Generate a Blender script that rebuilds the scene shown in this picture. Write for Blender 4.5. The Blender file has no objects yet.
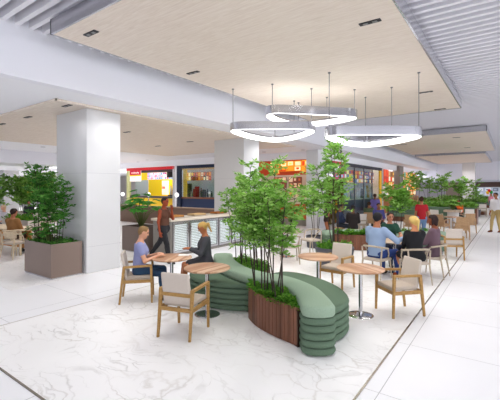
import bpy, math, random
import numpy as np
from mathutils import Vector, Matrix
C = bpy.context.scene.collection
PI = math.pi
# ------------------------------------------------------------------ camera geometry (500x400 photo, eye height 2 m)
FPX, VX, VY, EYE = 362., 250., 188., 2.0
_n = math.hypot(.585, .811); SN, CS = .585/_n, .811/_n
def W(u, v, z=0.):
    d = FPX*(EYE-z)/(v-VY); l = (u-VX)*d/FPX
    return (l*CS-d*SN, l*SN+d*CS)
def D(u, d):                       # floor point at image column u and distance d along the view
    l = (u-VX)*d/FPX
    return (l*CS-d*SN, l*SN+d*CS)
def hx(h):
    r = [int(h[i:i+2], 16)/255 for i in (0, 2, 4)]
    return tuple((c/12.92 if c <= .04045 else ((c+.055)/1.055)**2.4) for c in r)+(1,)
# ------------------------------------------------------------------ materials
MC = {}
def mat(h, rough=.6, metal=0, emit=0, spec=.3, key=''):
    k = (h, rough, metal, emit, spec, key)
    if k in MC: return MC[k]
    m = bpy.data.materials.new('m_'+h+key); m.use_nodes = True
    b = m.node_tree.nodes['Principled BSDF']
    b.inputs['Base Color'].default_value = hx(h); b.inputs['Roughness'].default_value = rough
    b.inputs['Metallic'].default_value = metal; b.inputs['Specular IOR Level'].default_value = spec
    if emit:
        b.inputs['Emission Color'].default_value = hx(h); b.inputs['Emission Strength'].default_value = emit
    MC[k] = m
    return m
class N:
    def __init__(s, name):
        s.m = bpy.data.materials.new(name); s.m.use_nodes = True; s.t = s.m.node_tree
        s.b = s.t.nodes['Principled BSDF']
    def n(s, ty, **kw):
        o = s.t.nodes.new(ty)
        for k, v in kw.items():
            if hasattr(o, k) and not k.startswith('i_'): setattr(o, k, v)
        return o
    def l(s, a, b): s.t.links.new(a, b)
    def math(s, op, a, b=None, c=None):
        o = s.n('ShaderNodeMath', operation=op)
        for i, x in enumerate((a, b, c)):
            if x is None: continue
            if isinstance(x, (int, float)): o.inputs[i].default_value = x
            else: s.l(x, o.inputs[i])
        return o.outputs[0]
    def noise(s, vec, scale, detail=3, dist=0):
        o = s.n('ShaderNodeTexNoise'); o.inputs['Scale'].default_value = scale
        o.inputs['Detail'].default_value = detail; o.inputs['Distortion'].default_value = dist
        if vec is not None: s.l(vec, o.inputs['Vector'])
        return o
    def coord(s, scale=(1, 1, 1), kind='Object', rot=(0, 0, 0)):
        c = s.n('ShaderNodeTexCoord'); m = s.n('ShaderNodeMapping')
        m.inputs['Scale'].default_value = scale; m.inputs['Rotation'].default_value = rot
        s.l(c.outputs[kind], m.inputs['Vector']); return m.outputs[0]
    def ramp(s, fac, stops):
        r = s.n('ShaderNodeValToRGB'); e = r.color_ramp.elements
        while len(e) < len(stops): e.new(.5)
        for q, (p, h) in zip(e, stops): q.position = p; q.color = hx(h)
        s.l(fac, r.inputs[0]); return r.outputs[0]
    def mix(s, fac, a, b, mode='MIX'):
        o = s.n('ShaderNodeMix', data_type='RGBA', blend_type=mode)
        for i, x in ((0, fac), (6, a), (7, b)):
            if isinstance(x, (int, float)): o.inputs[i].default_value = x
            elif isinstance(x, str): o.inputs[i].default_value = hx(x)
            else: s.l(x, o.inputs[i])
        return o.outputs[2]
    def col(s, c, rough=.5, spec=.3, metal=0):
        if not isinstance(c, str): s.l(c, s.b.inputs['Base Color'])
        else: s.b.inputs['Base Color'].default_value = hx(c)
        s.b.inputs['Roughness'].default_value = rough; s.b.inputs['Specular IOR Level'].default_value = spec
        s.b.inputs['Metallic'].default_value = metal
        return s.m
def wood(name, c1, c2, c3, scale=(1, 9, 1), rough=.45, sc=3):
    q = N(name); v = q.coord(scale); n = q.noise(v, sc, 6, 1.2)
    return q.col(q.ramp(n.outputs['Fac'], ((.3, c1), (.5, c2), (.72, c3))), rough, .25)
def planks(name, width, cols, axis=0, rough=.4):
    q = N(name); v = q.coord(); sp = q.n('ShaderNodeSeparateXYZ'); q.l(v, sp.inputs[0])
    f = q.math('FLOOR', q.math('DIVIDE', sp.outputs[axis], width))
    wn = q.n('ShaderNodeTexWhiteNoise', noise_dimensions='1D'); q.l(f, wn.inputs['W'])
    sc = [2, 2, 2]; sc[axis] = 22
    n = q.noise(q.coord(tuple(sc)), 3, 5, .6)
    a = q.math('ADD', q.math('MULTIPLY', wn.outputs[0], .6), q.math('MULTIPLY', n.outputs['Fac'], .4))
    return q.col(q.ramp(a, tuple(zip((.15, .5, .85), cols))), rough, .25)
def tilefloor():
    q = N('floor_tile'); v = q.coord(kind='Object'); sp = q.n('ShaderNodeSeparateXYZ'); q.l(v, sp.inputs[0])
    def line(o, off, p, w):
        a = q.math('FRACT', q.math('DIVIDE', q.math('ADD', o, off), p))
        return q.math('LESS_THAN', a, w/p)
    j = q.math('MAXIMUM', line(sp.outputs[0], 1.05+267, 2.67, .009), line(sp.outputs[1], -.93+133.5*3, 1.335, .007))
    n = q.noise(v, .6, 3)
    base = q.ramp(n.outputs['Fac'], ((.3, 'f1f1f4'), (.7, 'f7f7fa')))
    return q.col(q.mix(q.math('MULTIPLY', j, .8), base, 'a0a0a2'), .33, .28)
def marble():
    q = N('floor_marble'); v = q.coord(kind='Object')
    w = q.noise(v, 1.1, 5); vm = q.n('ShaderNodeVectorMath', operation='MULTIPLY_ADD')
    q.l(w.outputs['Color'], vm.inputs[0]); vm.inputs[1].default_value = (1.3, 1.3, 0); q.l(v, vm.inputs[2])
    mp = q.n('ShaderNodeMapping'); mp.inputs['Rotation'].default_value = (0, 0, .5); mp.inputs['Scale'].default_value = (.8, 2.1, 1)
    q.l(vm.outputs[0], mp.inputs[0])
    def vein(sc, wid):
        vo = q.n('ShaderNodeTexVoronoi', feature='DISTANCE_TO_EDGE'); vo.inputs['Scale'].default_value = sc; q.l(mp.outputs[0], vo.inputs['Vector'])
        r = q.n('ShaderNodeMapRange'); q.l(vo.outputs['Distance'], r.inputs[0]); r.inputs[1].default_value = 0; r.inputs[2].default_value = wid
        r.inputs[3].default_value = 1; r.inputs[4].default_value = 0; return r.outputs[0]
    mk = q.noise(v, .9, 3); m1 = q.n('ShaderNodeMapRange'); q.l(mk.outputs['Fac'], m1.inputs[0]); m1.inputs[1].default_value = .42; m1.inputs[2].default_value = .66
    f1 = q.math('MULTIPLY', vein(1.1, .028), q.math('MULTIPLY', m1.outputs[0], .5))
    mk2 = q.noise(v, 1.7, 3, 1); m2 = q.n('ShaderNodeMapRange'); q.l(mk2.outputs['Fac'], m2.inputs[0]); m2.inputs[1].default_value = .44; m2.inputs[2].default_value = .7
    f2 = q.math('MULTIPLY', vein(2.9, .05), q.math('MULTIPLY', m2.outputs[0], .55))
    cl = q.noise(v, .5, 4)
    base = q.ramp(cl.outputs['Fac'], ((.3, 'f3f2f2'), (.65, 'fcfbfb')))
    c = q.mix(f1, base, 'a89f92'); c = q.mix(f2, c, 'a9a6a2')
    return q.col(c, .3, .28)
def leafmat(name, c1, c2, c3):
    q = N(name); g = q.n('ShaderNodeNewGeometry')
    c = q.ramp(g.outputs['Random Per Island'], ((0, c1), (.5, c2), (1, c3)))
    q.col(c, .55, .2)
    tr = q.n('ShaderNodeBsdfTranslucent'); q.l(c, tr.inputs[0]); mx = q.n('ShaderNodeMixShader'); mx.inputs[0].default_value = .4
    q.l(q.b.outputs[0], mx.inputs[1]); q.l(tr.outputs[0], mx.inputs[2]); q.l(mx.outputs[0], q.t.nodes['Material Output'].inputs[0])
    return q.m
def glassmat(name, tint, gloss=.12):
    q = N(name); t = q.n('ShaderNodeBsdfTransparent'); t.inputs[0].default_value = hx(tint)
    g = q.n('ShaderNodeBsdfGlossy'); g.inputs['Roughness'].default_value = .05
    mx = q.n('ShaderNodeMixShader'); mx.inputs[0].default_value = gloss
    q.l(t.outputs[0], mx.inputs[1]); q.l(g.outputs[0], mx.inputs[2]); q.l(mx.outputs[0], q.t.nodes['Material Output'].inputs[0])
    return q.m
def fabric(name, c1, c2, sc=160):
    q = N(name); v = q.coord(); n = q.noise(v, sc, 2)
    return q.col(q.ramp(n.outputs['Fac'], ((.3, c1), (.7, c2))), .85, .15)
M = dict(
    tile=tilefloor(), marble=marble(),
    white=mat('f1f1f5', .5), fascia=mat('f2f2fa', .6), soffit=mat('f6f6fc', .6), slat=mat('eceaf0', .6),
    panel=wood('ceiling_veneer', 'e0d1c3', 'e9dbce', 'f0e4d9', (1.2, 14, 1), .5, 2.2),
    edge=mat('8d8b92', .35, .6), alu=mat('c9c9cf', .25, .9), black=mat('25252a', .5), steel=mat('c4c4c8', .16, 1),
    oak=wood('oak', '94703f', 'a9834d', 'b8945f', (3, 3, 14), .45, 4),
    greige=wood('greige_wood', 'a3937f', 'b3a591', 'c0b3a1', (3, 3, 12), .5, 4),
    pale=wood('pale_wood', 'c9b393', 'd6c3a6', 'e0d0b6', (3, 3, 12), .5, 4),
    tan=wood('tan_wood', 'a98561', 'b8946e', 'c4a27d', (3, 3, 10), .5, 4),
    orange=wood('orange_wood', 'b8763a', 'c88746', 'd49a5a', (3, 3, 10), .5, 4),
    top=planks('table_planks', .055, ('a87a5c', 'c49b7c', 'd9b99d')), toplt=planks('table_planks_pale', .08, ('c0a890', 'cdb8a2', 'd9c8b5')),
    walnut=planks('walnut_boards', .075, ('5f3d2e', '744c3a', '875a46')),
    cream=fabric('cream_fabric', 'c4b8ad', 'cfc4ba'), seatfab=fabric('greige_fabric', 'b5a799', 'c3b6a9'),
    green=fabric('green_vinyl_shaded', '5c725d', '677b68', 90), greencap=fabric('green_vinyl_cap', '90a590', '9bb09a', 90), greend=mat('3c5040', .7),  # green darkened to carry the rolls' shade; greend paints the seam shadow
    taupe=mat('8f7d74', .35, .5), dkpot=mat('53535a', .6), soil=mat('33261c', .95),
    leaf=leafmat('leaf_bright', '5c9032', '80b349', 'aed279'), leafd=leafmat('leaf_dark', '35742a', '4f8e38', '76ad52'), leafc=leafmat('leaf_cover', '3d7a20', '5c962c', '87b846'),
    leafp=leafmat('leaf_broad', '357f2f', '4a9a3a', '6ab34c'), stem=mat('40352f', .8), stemg=mat('5d6b3a', .8),
    glow=mat('ffffff', .5, 0, 2.6), glass=glassmat('glass_clear', 'e8f0f0', .12), fridge=glassmat('glass_fridge', 'eef2f2', .08),
    column=mat('dadadc', .12, 0, 0, .45), counter=mat('d8cdbd', .35), brownwall=mat('7a5f52', .6), greycol=mat('8d8582', .6),
)
# ------------------------------------------------------------------ mesh builder
def frame(t):
    t = t.normalized(); a = Vector((0, 0, 1)) if abs(t.z) < .9 else Vector((1, 0, 0))
    u = t.cross(a).normalized(); return u, t.cross(u).normalized()
class MB:
    def __init__(s): s.v = []; s.f = []; s.mi = []; s.mats = []; s.cur = 0
    def use(s, m):
        if m not in s.mats: s.mats.append(m)
        s.cur = s.mats.index(m); return s
    def add(s, vs, fs):
        o = len(s.v); s.v += [tuple(p) for p in vs]
        for f in fs: s.f.append(tuple(i+o for i in f)); s.mi.append(s.cur)
        return s
    def box(s, x0, x1, y0, y1, z0, z1):
        vs = [(x, y, z) for z in (z0, z1) for y in (y0, y1) for x in (x0, x1)]
        return s.add(vs, [(0, 2, 3, 1), (4, 5, 7, 6), (0, 1, 5, 4), (2, 6, 7, 3), (0, 4, 6, 2), (1, 3, 7, 5)])
    def bar(s, a, b, w, h, w2=None, h2=None, up=(0, 0, 1)):      # rectangular bar from a to b
        a, b = Vector(a), Vector(b); t = (b-a).normalized(); up = Vector(up)
        if abs(t.dot(up)) > .95: up = Vector((0, 1, 0))
        r = t.cross(up).normalized(); q = r.cross(t)
        w2 = w if w2 is None else w2; h2 = h if h2 is None else h2
        vs = []
        for p, ww, hh in ((a, w, h), (b, w2, h2)):
            for i, j in ((-1, -1), (1, -1), (1, 1), (-1, 1)): vs.append(p+r*(i*ww/2)+q*(j*hh/2))
        return s.add(vs, [(0, 3, 2, 1), (4, 5, 6, 7), (0, 1, 5, 4), (1, 2, 6, 5), (2, 3, 7, 6), (3, 0, 4, 7)])
    def tube(s, pts, rad, n=8, caps=True):
        pts = [Vector(p) for p in pts]; k = len(pts)
        rad = [rad]*k if isinstance(rad, (int, float)) else rad
        vs = []; fs = []; u = None
        for i, p in enumerate(pts):
            t = (pts[min(i+1, k-1)]-pts[max(i-1, 0)])
            if t.length < 1e-9: t = Vector((0, 0, 1))
            t.normalize()
            if u is None: u, w = frame(t)
            else:
                u = (u-t*u.dot(t)).normalized(); w = t.cross(u)
            w = t.cross(u)
            for j in range(n):
                a = 2*PI*j/n; vs.append(p+(u*math.cos(a)+w*math.sin(a))*rad[i])
        for i in range(k-1):
            for j in range(n):
                fs.append((i*n+j, i*n+(j+1) % n, (i+1)*n+(j+1) % n, (i+1)*n+j))
        if caps: fs += [tuple(range(n))[::-1], tuple(range((k-1)*n, k*n))]
        return s.add(vs, fs)
    def lathe(s, prof, n=32, c=(0, 0)):
        vs = []; fs = []
        for r, z in prof:
            for j in range(n):
                a = 2*PI*j/n; vs.append((c[0]+r*math.cos(a), c[1]+r*math.sin(a), z))
        for i in range(len(prof)-1):
            for j in range(n): fs.append((i*n+j, i*n+(j+1) % n, (i+1)*n+(j+1) % n, (i+1)*n+j))
        fs += [tuple(range(n))[::-1], tuple(range((len(prof)-1)*n, len(prof)*n))]
        return s.add(vs, fs)
    def prism(s, poly, prof):          # closed CCW outline, profile of (inset, z); n-gon caps
        n = len(poly); P = [Vector((x, y)) for x, y in poly]; nor = []
        for i in range(n):
            t = (P[(i+1) % n]-P[i-1]).normalized(); nor.append(Vector((-t.y, t.x)))
        vs = []; fs = []
        for ins, z in prof:
            for i in range(n): q = P[i]+nor[i]*ins; vs.append((q.x, q.y, z))
        for k in range(len(prof)-1):
            for i in range(n): fs.append((k*n+i, k*n+(i+1) % n, (k+1)*n+(i+1) % n, (k+1)*n+i))
        fs += [tuple(range(n))[::-1], tuple(range((len(prof)-1)*n, len(prof)*n))]
        return s.add(vs, fs)
    def strip(s, L, R, prof):          # band between two polylines, with profile (inset, z) around a closed outline
        return s.prism(list(L)+list(R)[::-1], prof)
    def ball(s, c, r, n=12, m=8):
        vs = []; fs = []; rx, ry, rz = r if isinstance(r, tuple) else (r, r, r)
        for i in range(m+1):
            t = PI*i/m
            for j in range(n):
                a = 2*PI*j/n; vs.append((c[0]+rx*math.sin(t)*math.cos(a), c[1]+ry*math.sin(t)*math.sin(a), c[2]-rz*math.cos(t)))
        for i in range(m):
            for j in range(n): fs.append((i*n+j, i*n+(j+1) % n, (i+1)*n+(j+1) % n, (i+1)*n+j))
        return s.add(vs, fs)
    def leaf(s, p, d, nrm, L, w):
        d = d.normalized(); sd = d.cross(nrm)
        if sd.length < 1e-3: sd = d.cross(Vector((.3, .8, .5)))
        sd.normalize(); up = sd.cross(d)
        return s.add([p, p+d*L*.45+sd*w-up*w*.25, p+d*L, p+d*L*.45-sd*w-up*w*.25], [(0, 1, 2), (0, 2, 3)])
    def build(s, name, m=None, parent=None, smooth=True, bevel=0, loc=None):
        me = bpy.data.meshes.new(name); me.from_pydata(s.v, [], s.f)
        ms = s.mats if s.mats else [m]
        for q in ms: me.materials.append(q)
        if s.mats: me.polygons.foreach_set('material_index', s.mi)
        if smooth:
            me.polygons.foreach_set('use_smooth', [True]*len(me.polygons)); me.set_sharp_from_angle(angle=math.radians(38))
        o = bpy.data.objects.new(name, me); C.objects.link(o)
        if parent: o.parent = parent
        if loc: o.location = loc
        if bevel:
            b = o.modifiers.new('bevel', 'BEVEL'); b.width = bevel; b.segments = 2; b.limit_method = 'ANGLE'
        return o
def tag(o, label, cat, group=None, kind=None):
    if label: o['label'] = label
    if cat: o['category'] = cat
    if group: o['group'] = group
    if kind: o['kind'] = kind
    return o
def empty(name, loc, rz, label, cat, group=None):
    o = bpy.data.objects.new(name, None); C.objects.link(o); o.location = loc; o.rotation_euler = (0, 0, rz)
    o.empty_display_size = .1
    return tag(o, label, cat, group)
def struct(o): o['kind'] = 'structure'; return o
def dup(root, loc, rz, label, group=None):
    r = root.copy(); C.objects.link(r); r.location = loc; r.rotation_euler = (0, 0, rz); r['label'] = label
    if group: r['group'] = group
    for ch in list(root.children):
        c = ch.copy(); C.objects.link(c); c.parent = r
        for g in list(ch.children):
            e = g.copy(); C.objects.link(e); e.parent = c
    return r
def catmull(pts, n=6):
    out = []; P = [pts[0]]+list(pts)+[pts[-1]]
    for i in range(1, len(P)-2):
        p0, p1, p2, p3 = (Vector(P[j]) for j in (i-1, i, i+1, i+2))
        for k in range(n):
            t = k/n
            out.append(.5*((2*p1)+(p2-p0)*t+(2*p0-5*p1+4*p2-p3)*t*t+(3*p1-p0-3*p2+p3)*t**3))
    out.append(Vector(P[-1])); return [tuple(q) for q in out]
def head(dx, dy): return math.atan2(dy, dx)-PI/2        # local +Y looks along (dx,dy)
# ------------------------------------------------------------------ setting: floor, ceilings, fascia, columns
fl = struct(MB().box(-45, 14, -6, 75, -.2, 0).build('floor', M['tile'], smooth=False))
struct(MB().box(-6, -1.2, 1.64, 75, 0, .004).build('floor', M['marble'], smooth=False))
struct(MB().box(-40, -7.9, 3.0, 17.0, 0, .004).build('floor', M['marble'], smooth=False))
t = MB().box(-1.21, -1.19, 1.62, 75, 0, .008).build('trim_1', mat('a39c92', .25, .8), smooth=False); struct(t)
t = MB().box(-6.01, -1.19, 1.62, 1.64, 0, .008).build('trim_2', mat('8f877d', .3, .7), smooth=False); struct(t)
t = MB().box(-6.01, -5.99, 1.62, 75, 0, .006).build('trim_3', mat('c2bdb5', .3, .6), smooth=False); struct(t)
# slatted ceiling
s = MB(); s.use(M['slat'])
y = -4.0
while y < 47:
    s.box(-6.85, 14, y-.04, y+.04, 4.79, 5.03); y += .223
s.use(mat('8b8994', .8)); s.box(-6.85, 14, -4.2, 47, 5.12, 5.2)  # backing darkened so the gaps between slats read as shadow
struct(s.build('ceiling', smooth=False))
# soffits and fascias
s = MB(); s.box(-20.4, -7.05, -4, 17.2, 3.9, 4.1); s.box(-26, -20.4, 10.8, 17.2, 3.9, 4.1); struct(s.build('ceiling', M['soffit'], smooth=False))
struct(MB().box(-8.0, -7.05, 17.2, 46, 3.9, 4.1).build('ceiling', M['soffit'], smooth=False))
struct(MB().box(-45, -20.4, -4, 10.6, 3.26, 3.4).build('ceiling', M['soffit'], smooth=False))
struct(MB().box(-7.05, -6.85, -4, 46, 3.9, 5.2).build('trim_4', M['fascia'], smooth=False))
struct(MB().box(-45, -26, 10.6, 24, 3.26, 3.4).build('ceiling', M['soffit'], smooth=False))
struct(MB().box(-26.2, -20.2, 10.6, 10.8, 3.26, 4.1).build('trim_9', M['fascia'], smooth=False))
struct(MB().box(-20.4, -20.2, -4, 10.6, 3.26, 4.1).build('trim_5', M['fascia'], smooth=False))
struct(MB().box(-8.15, -7.95, 16.9, 46, 3.5, 3.9).build('trim_6', M['soffit'], smooth=False))
struct(MB().box(-26, -7.95, 16.9, 17.2, 3.5, 3.9).build('trim_7', M['soffit'], smooth=False))
struct(MB().box(-20, 14, 46, 46.4, 2.85, 5.2).build('trim_8', M['fascia'], smooth=False))
struct(MB().box(-20, 14, 46.4, 70, 2.85, 3.0).build('ceiling', M['soffit'], smooth=False))
# outer walls far away
struct(MB().box(-45.2, -45, -6, 24, 0, 3.4).build('wall_left', M['white'], smooth=False))
struct(MB().box(-45, -9.3, 24, 24.3, 0, 4.1).build('wall_back', mat('b9b4b2'), smooth=False))
struct(MB().box(-20, 14, 70, 70.3, 0, 5.2).build('wall_far', mat('cfcac8'), smooth=False))
struct(MB().box(-45, 1.5, -7.0, -6.8, 0, 5.2).build('wall_light_block', mat('7c7a7a', .7), smooth=False))  # unseen wall added behind the camera, darkened to shade left-hand faces
# ceiling wood panels
def ceiling_panel(x0, x1, y0, y1, z, th, label, lights):
    r = empty('ceiling_panel', ((x0+x1)/2, (y0+y1)/2, z), 0, label, 'ceiling panel', 'wood ceiling rafts')
    a, b = (x1-x0)/2, (y1-y0)/2
    MB().box(-a+.03, a-.03, -b+.03, b-.03, 0, .03).build('veneer_board', M['panel'], r, False)
    e = MB(); e.box(-a, a, -b, -b+.03, -.008, th); e.box(-a, a, b-.03, b, -.008, th); e.box(-a, -a+.03, -b, b, -.008, th); e.box(a-.03, a, -b, b, -.008, th)
    e.box(-a+.03, a-.03, -b+.03, b-.03, th-.02, th)
    e.build('edge_frame', M['alu'] if th > .1 else M['panel'], r, False)
    for i, (lx, ly, along) in enumerate(lights):
        q = MB(); w, h = (.16, .045) if along == 'x' else (.045, .16)
        q.use(M['black']); q.box(lx-w, lx+w, ly-h, ly+h, z-.012, z+.004)
        q.use(mat('8a8a8a', .3, .6))
        for k in (-1, 1):
            if along == 'x': q.box(lx+k*.07-.035, lx+k*.07+.035, ly-.025, ly+.025, z-.016, z-.011)
            else: q.box(lx-.025, lx+.025, ly+k*.07-.035, ly+k*.07+.035, z-.016, z-.011)
        o = MB(); o.v = [(vx-lx, vy-ly, vz-z) for vx, vy, vz in q.v]; o.f = q.f; o.mi = q.mi; o.mats = q.mats
        ob = o.build('recessed_downlight', None, None, False, loc=(lx, ly, z))
        tag(ob, DLAB.pop(0) if DLAB else 'small twin slot downlight recessed in a wood ceiling raft', 'downlight', 'slot downlights')
    return r
DLAB = ['black slot downlight near the near left corner of the largest wood ceiling raft', 'black slot downlight along the left edge of the largest raft, second from the near corner',
        'black slot downlight along the right part of the largest raft, nearest the camera', 'black slot downlight near the right edge of the largest raft, beside a lamp cable',
        'black slot downlight closest to the far right corner of the largest raft']
PA = [W(91, 33, 4.5), W(193, 72.5, 4.5), W(370, 22, 4.5), W(426, 92, 4.5), W(440, 109, 4.5)]
ceiling_panel(-6.07, -1.25, 2.87, 13.0, 4.5, .24, 'largest pale wood ceiling raft, hanging above the ring lamps', [(x, y, 'x') for x, y in PA])
DLAB = ['slot downlight at the left frame edge of the wood panel above the white column', 'slot downlight on the wood panel left of the white column, second from the left edge', 'slot downlight on the wood panel just left of the front white column top',
        'slot downlight on the wood panel just right of the front white column, nearest it', 'slot downlight on the low wood panel above the yellow shop', 'slot downlight on the low wood panel nearest the second white column']
PB = [W(2, 124, 3.86), W(28, 117, 3.86), W(67, 105.5, 3.86), W(127, 132, 3.86), W(158, 146, 3.86), W(190, 141.5, 3.86)]
ceiling_panel(-16.2, -7.8, 3.8, 14.3, 3.86, .036, 'low wood ceiling panel around the white columns of the food court', [(x, y, 'x') for x, y in PB])
DLAB = ['slot downlight of the second raft, near its right edge and nearest', 'slot downlight of the second raft, near its right edge and farthest', 'slot downlight on the left side of the second raft']
ceiling_panel(-6.0, -.85, 18.8, 29.2, 4.5, .24, 'second wood ceiling raft beyond the ring lamps', [(-2.2, 20.5, 'x'), (-2.2, 26, 'x'), (-5, 22, 'x')])
DLAB = []
ceiling_panel(-6.2, -1.5, 31.0, 42.5, 4.5, .24, 'farthest wood ceiling raft above the far column', [])
# soffit round downlights
SL = ['small round downlight in white soffit near the left pillar', 'small round downlight in white soffit left above the yellow shop', 'small round downlight in white soffit right above the yellow shop',
      'small round downlight in white soffit above the blue framed shop', 'small round downlight in white soffit above the red shop', 'small round downlight in white soffit right of the red shop']
for (u, v), lb in zip(((43, 147), (147, 160), (138, 162), (186, 159.5), (264, 152), (303, 150)), SL):
    x, y = W(u, v, 3.895)
    o = MB().lathe(((.1, -.012), (.1, .004)), 16).build('round_downlight', mat('b5b5bd', .4), None, loc=(x, y, 3.897)); tag(o, lb, 'downlight', 'round soffit downlights')
# columns
def column(x0, x1, y0, y1, top, label, m=None, seams=True):
    r = empty('column', ((x0+x1)/2, (y0+y1)/2, 0), 0, label, 'column', 'columns')
    a, b = (x1-x0)/2, (y1-y0)/2
    MB().box(-a, a, -b, b, .005, top).build('shaft', m or M['column'], r, False, .012)
    if seams:
        e = MB()
        for z in (.62, 2.35): e.box(-a-.001, a+.001, -b-.001, b+.001, z, z+.007)
        e.build('panel_joint', mat('b9b9be', .4), r, False)
    return r
column(-9.4, -8.0, 4.6, 5.5, 3.86, 'large glossy white column beside the taupe box planter')
column(-9.45, -8.0, 10.7, 11.7, 3.86, 'glossy white column behind the bench trees, at the counter end')
column(-8.35, -7.7, 16.4, 17.3, 3.9, 'white corner pillar between the red shop and the yellow shelves', mat('e3e3e6', .4))
column(-3.95, -2.85, 41.5, 42.5, 4.79, 'far white column standing behind the distant hedge')
column(-30.4, -29.2, 10.6, 11.6, 3.26, 'far left white pillar behind the food court trees')
column(-8.3, -7.7, 32.5, 33.8, 3.9, 'grey brown pillar between two orange shopfronts', M['greycol'], False)
# ------------------------------------------------------------------ pendant ring lamps
def ring_lamp(corners, z0, z1, label, ztop):
    cx = sum(p[0] for p in corners)/3; cy = sum(p[1] for p in corners)/3
    r = empty('ring_pendant_lamp', (cx, cy, z0), 0, label, 'pendant lamp', 'ring pendant lamps')
    A_, B_, F_ = (Vector((p[0]-cx, p[1]-cy)) for p in corners)
    mid = (A_+B_)/2; ux = (B_-A_).normalized(); uy = Vector((-ux.y, ux.x)); w = (B_-A_).length/2; dv = F_-mid; dep = dv.dot(uy)*1.22; sk = dv.dot(ux)
    sh = [(-.82, -.03), (-.4, -.05), (0, -.055), (.4, -.05), (.82, -.03), (.98, .06), (1.0, .2), (.9, .4), (.68, .66), (.4, .87), (.12, .985), (-.12, .985), (-.4, .87), (-.68, .66), (-.9, .4), (-1.0, .2), (-.98, .06)]
    ctrl = [tuple(mid+ux*(a*w+sk*max(b, 0))+uy*(b*dep)) for a, b in sh]
    cc = ctrl[-2:]+ctrl+ctrl[:2]; P = catmull(cc, 6)
    P = P[12:12+6*len(ctrl)]
    c = [mid-ux*w*.9+uy*.05, mid+ux*w*.9+uy*.05, mid+ux*sk+uy*dep*.97]
    n = len(P)
    def band(ins0, ins1, za, zb):
        pts = [Vector(x) for x in P]; vs = []; fs = []
        nor = []
        for i in range(n):
            t = (pts[(i+1) % n]-pts[i-1]).normalized(); nor.append(Vector((-t.y, t.x)))
        for ins, z in ((ins0, za), (ins0, zb), (ins1, zb), (ins1, za)):
            for i in range(n): q = pts[i]+nor[i]*ins; vs.append((q.x, q.y, z))
        for k in range(4):
            for i in range(n): fs.append((k*n+i, k*n+(i+1) % n, ((k+1) % 4)*n+(i+1) % n, ((k+1) % 4)*n+i))
        return MB().add(vs, fs)
    h = z1-z0
    band(0, .02, 0, h).build('metal_band', M['steel'], r)
    band(.02, .075, -.004, h*.66).build('light_diffuser', M['glow'], r)
    for q in c+[(c[1]+c[2])/2*1.18]:
        qq = q
        MB().tube([(qq.x, qq.y, h-.04), (qq.x, qq.y, ztop-z0)], .008, 6).build('cable', mat('6a6a6e', .5), r)
        MB().lathe(((.03, ztop-z0-.02), (.03, ztop-z0)), 12, (qq.x, qq.y)).build('ceiling_cup', mat('6a6a6e', .5), r)
    return r
ring_lamp([(-5.75, 7.05), (-3.95, 8.3), (-5.85, 9.45)], 3.46, 3.65, 'left ring pendant lamp of polished metal, hanging over the bench trees', 4.5)
ring_lamp([(-4.7, 7.25), (-3.1, 9.05), (-4.85, 9.25)], 3.79, 3.99, 'topmost ring pendant lamp, between and above the other two', 4.5)
ring_lamp([(-3.25, 7.25), (-1.5, 8.5), (-3.05, 9.65)], 3.13, 3.32, 'lowest and rightmost ring pendant lamp of polished metal', 4.5)
# ------------------------------------------------------------------ foliage
def tree(loc, H, R, nst, seed, label, m=None, twigs=9, leafL=.078, crown=.34, group=None, name='bamboo_shrub', base=.13, wide=None, cat='tree', reps=3):
    rnd = random.Random(seed); r = empty(name, loc, 0, label, cat, group); lf = MB()
    for k in range(nst):
        a = 2*PI*k/nst+rnd.uniform(-.4, .4); b = base*rnd.uniform(.3, 1); hh = H*rnd.uniform(.72, 1.0) if k else H
        e = R*rnd.uniform(.35, .8)*(.4 if k == 0 else 1)
        sx = wide if wide else 1
        p0 = Vector((b*math.cos(a)*sx, b*math.sin(a), -.03)); p3 = Vector((math.cos(a)*e*sx, math.sin(a)*e, hh*.93))
        pts = catmull([tuple(p0), tuple(p0.lerp(p3, .35)*1+Vector((rnd.uniform(-.03, .03), rnd.uniform(-.03, .03), .08*hh))), tuple(p0.lerp(p3, .7)+Vector((rnd.uniform(-.05, .05), rnd.uniform(-.05, .05), .05*hh))), tuple(p3)], 4)
        sm = MB(); nn = len(pts); r0 = .011*H/2
        sm.tube(pts, [r0*(1-.75*i/(nn-1)) for i in range(nn)], 6)
        for j in range(twigs):
            t = crown+(1-crown)*(j+rnd.random()*.8)/twigs
            i = min(int(t*(nn-1)), nn-2); q = Vector(pts[i]).lerp(Vector(pts[i+1]), t*(nn-1)-i)
            for rep in range(reps):
                an = rnd.uniform(0, 2*PI); L = R*rnd.uniform(.35, .75)*(1.15-.55*t)
                d = Vector((math.cos(an), math.sin(an), rnd.uniform(-.1, 1.0))).normalized()
                e2 = q+d*L-Vector((0, 0, L*.12))
                sm.tube([q, q.lerp(e2, .5)+Vector((0, 0, L*.06)), e2], [r0*.35, r0*.25, r0*.12], 4, False)
                for w in range(7):
                    s_ = .25+.75*w/6; pp = q.lerp(e2, s_)+Vector((0, 0, L*.06*math.sin(PI*s_)))
                    for sg in (-1, 1):
                        sd = d.cross(Vector((0, 0, 1))).normalized()*sg
                        dr = (d*.55+sd*.9+Vector((rnd.uniform(-.3, .3), rnd.uniform(-.3, .3), rnd.uniform(-.7, .5)))).normalized()
                        ll = leafL*rnd.uniform(.7, 1.25)
                        lf.leaf(pp, dr, Vector((rnd.uniform(-1, 1), rnd.uniform(-1, 1), .8)), ll, ll*.25)
                lf.leaf(e2, d, Vector((0, 0, 1)), leafL*1.2, leafL*.28)
        sm.build('stem', M['stem'], r)
    lf.build('foliage', m or M['leaf'], r, False)
    return r
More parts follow.
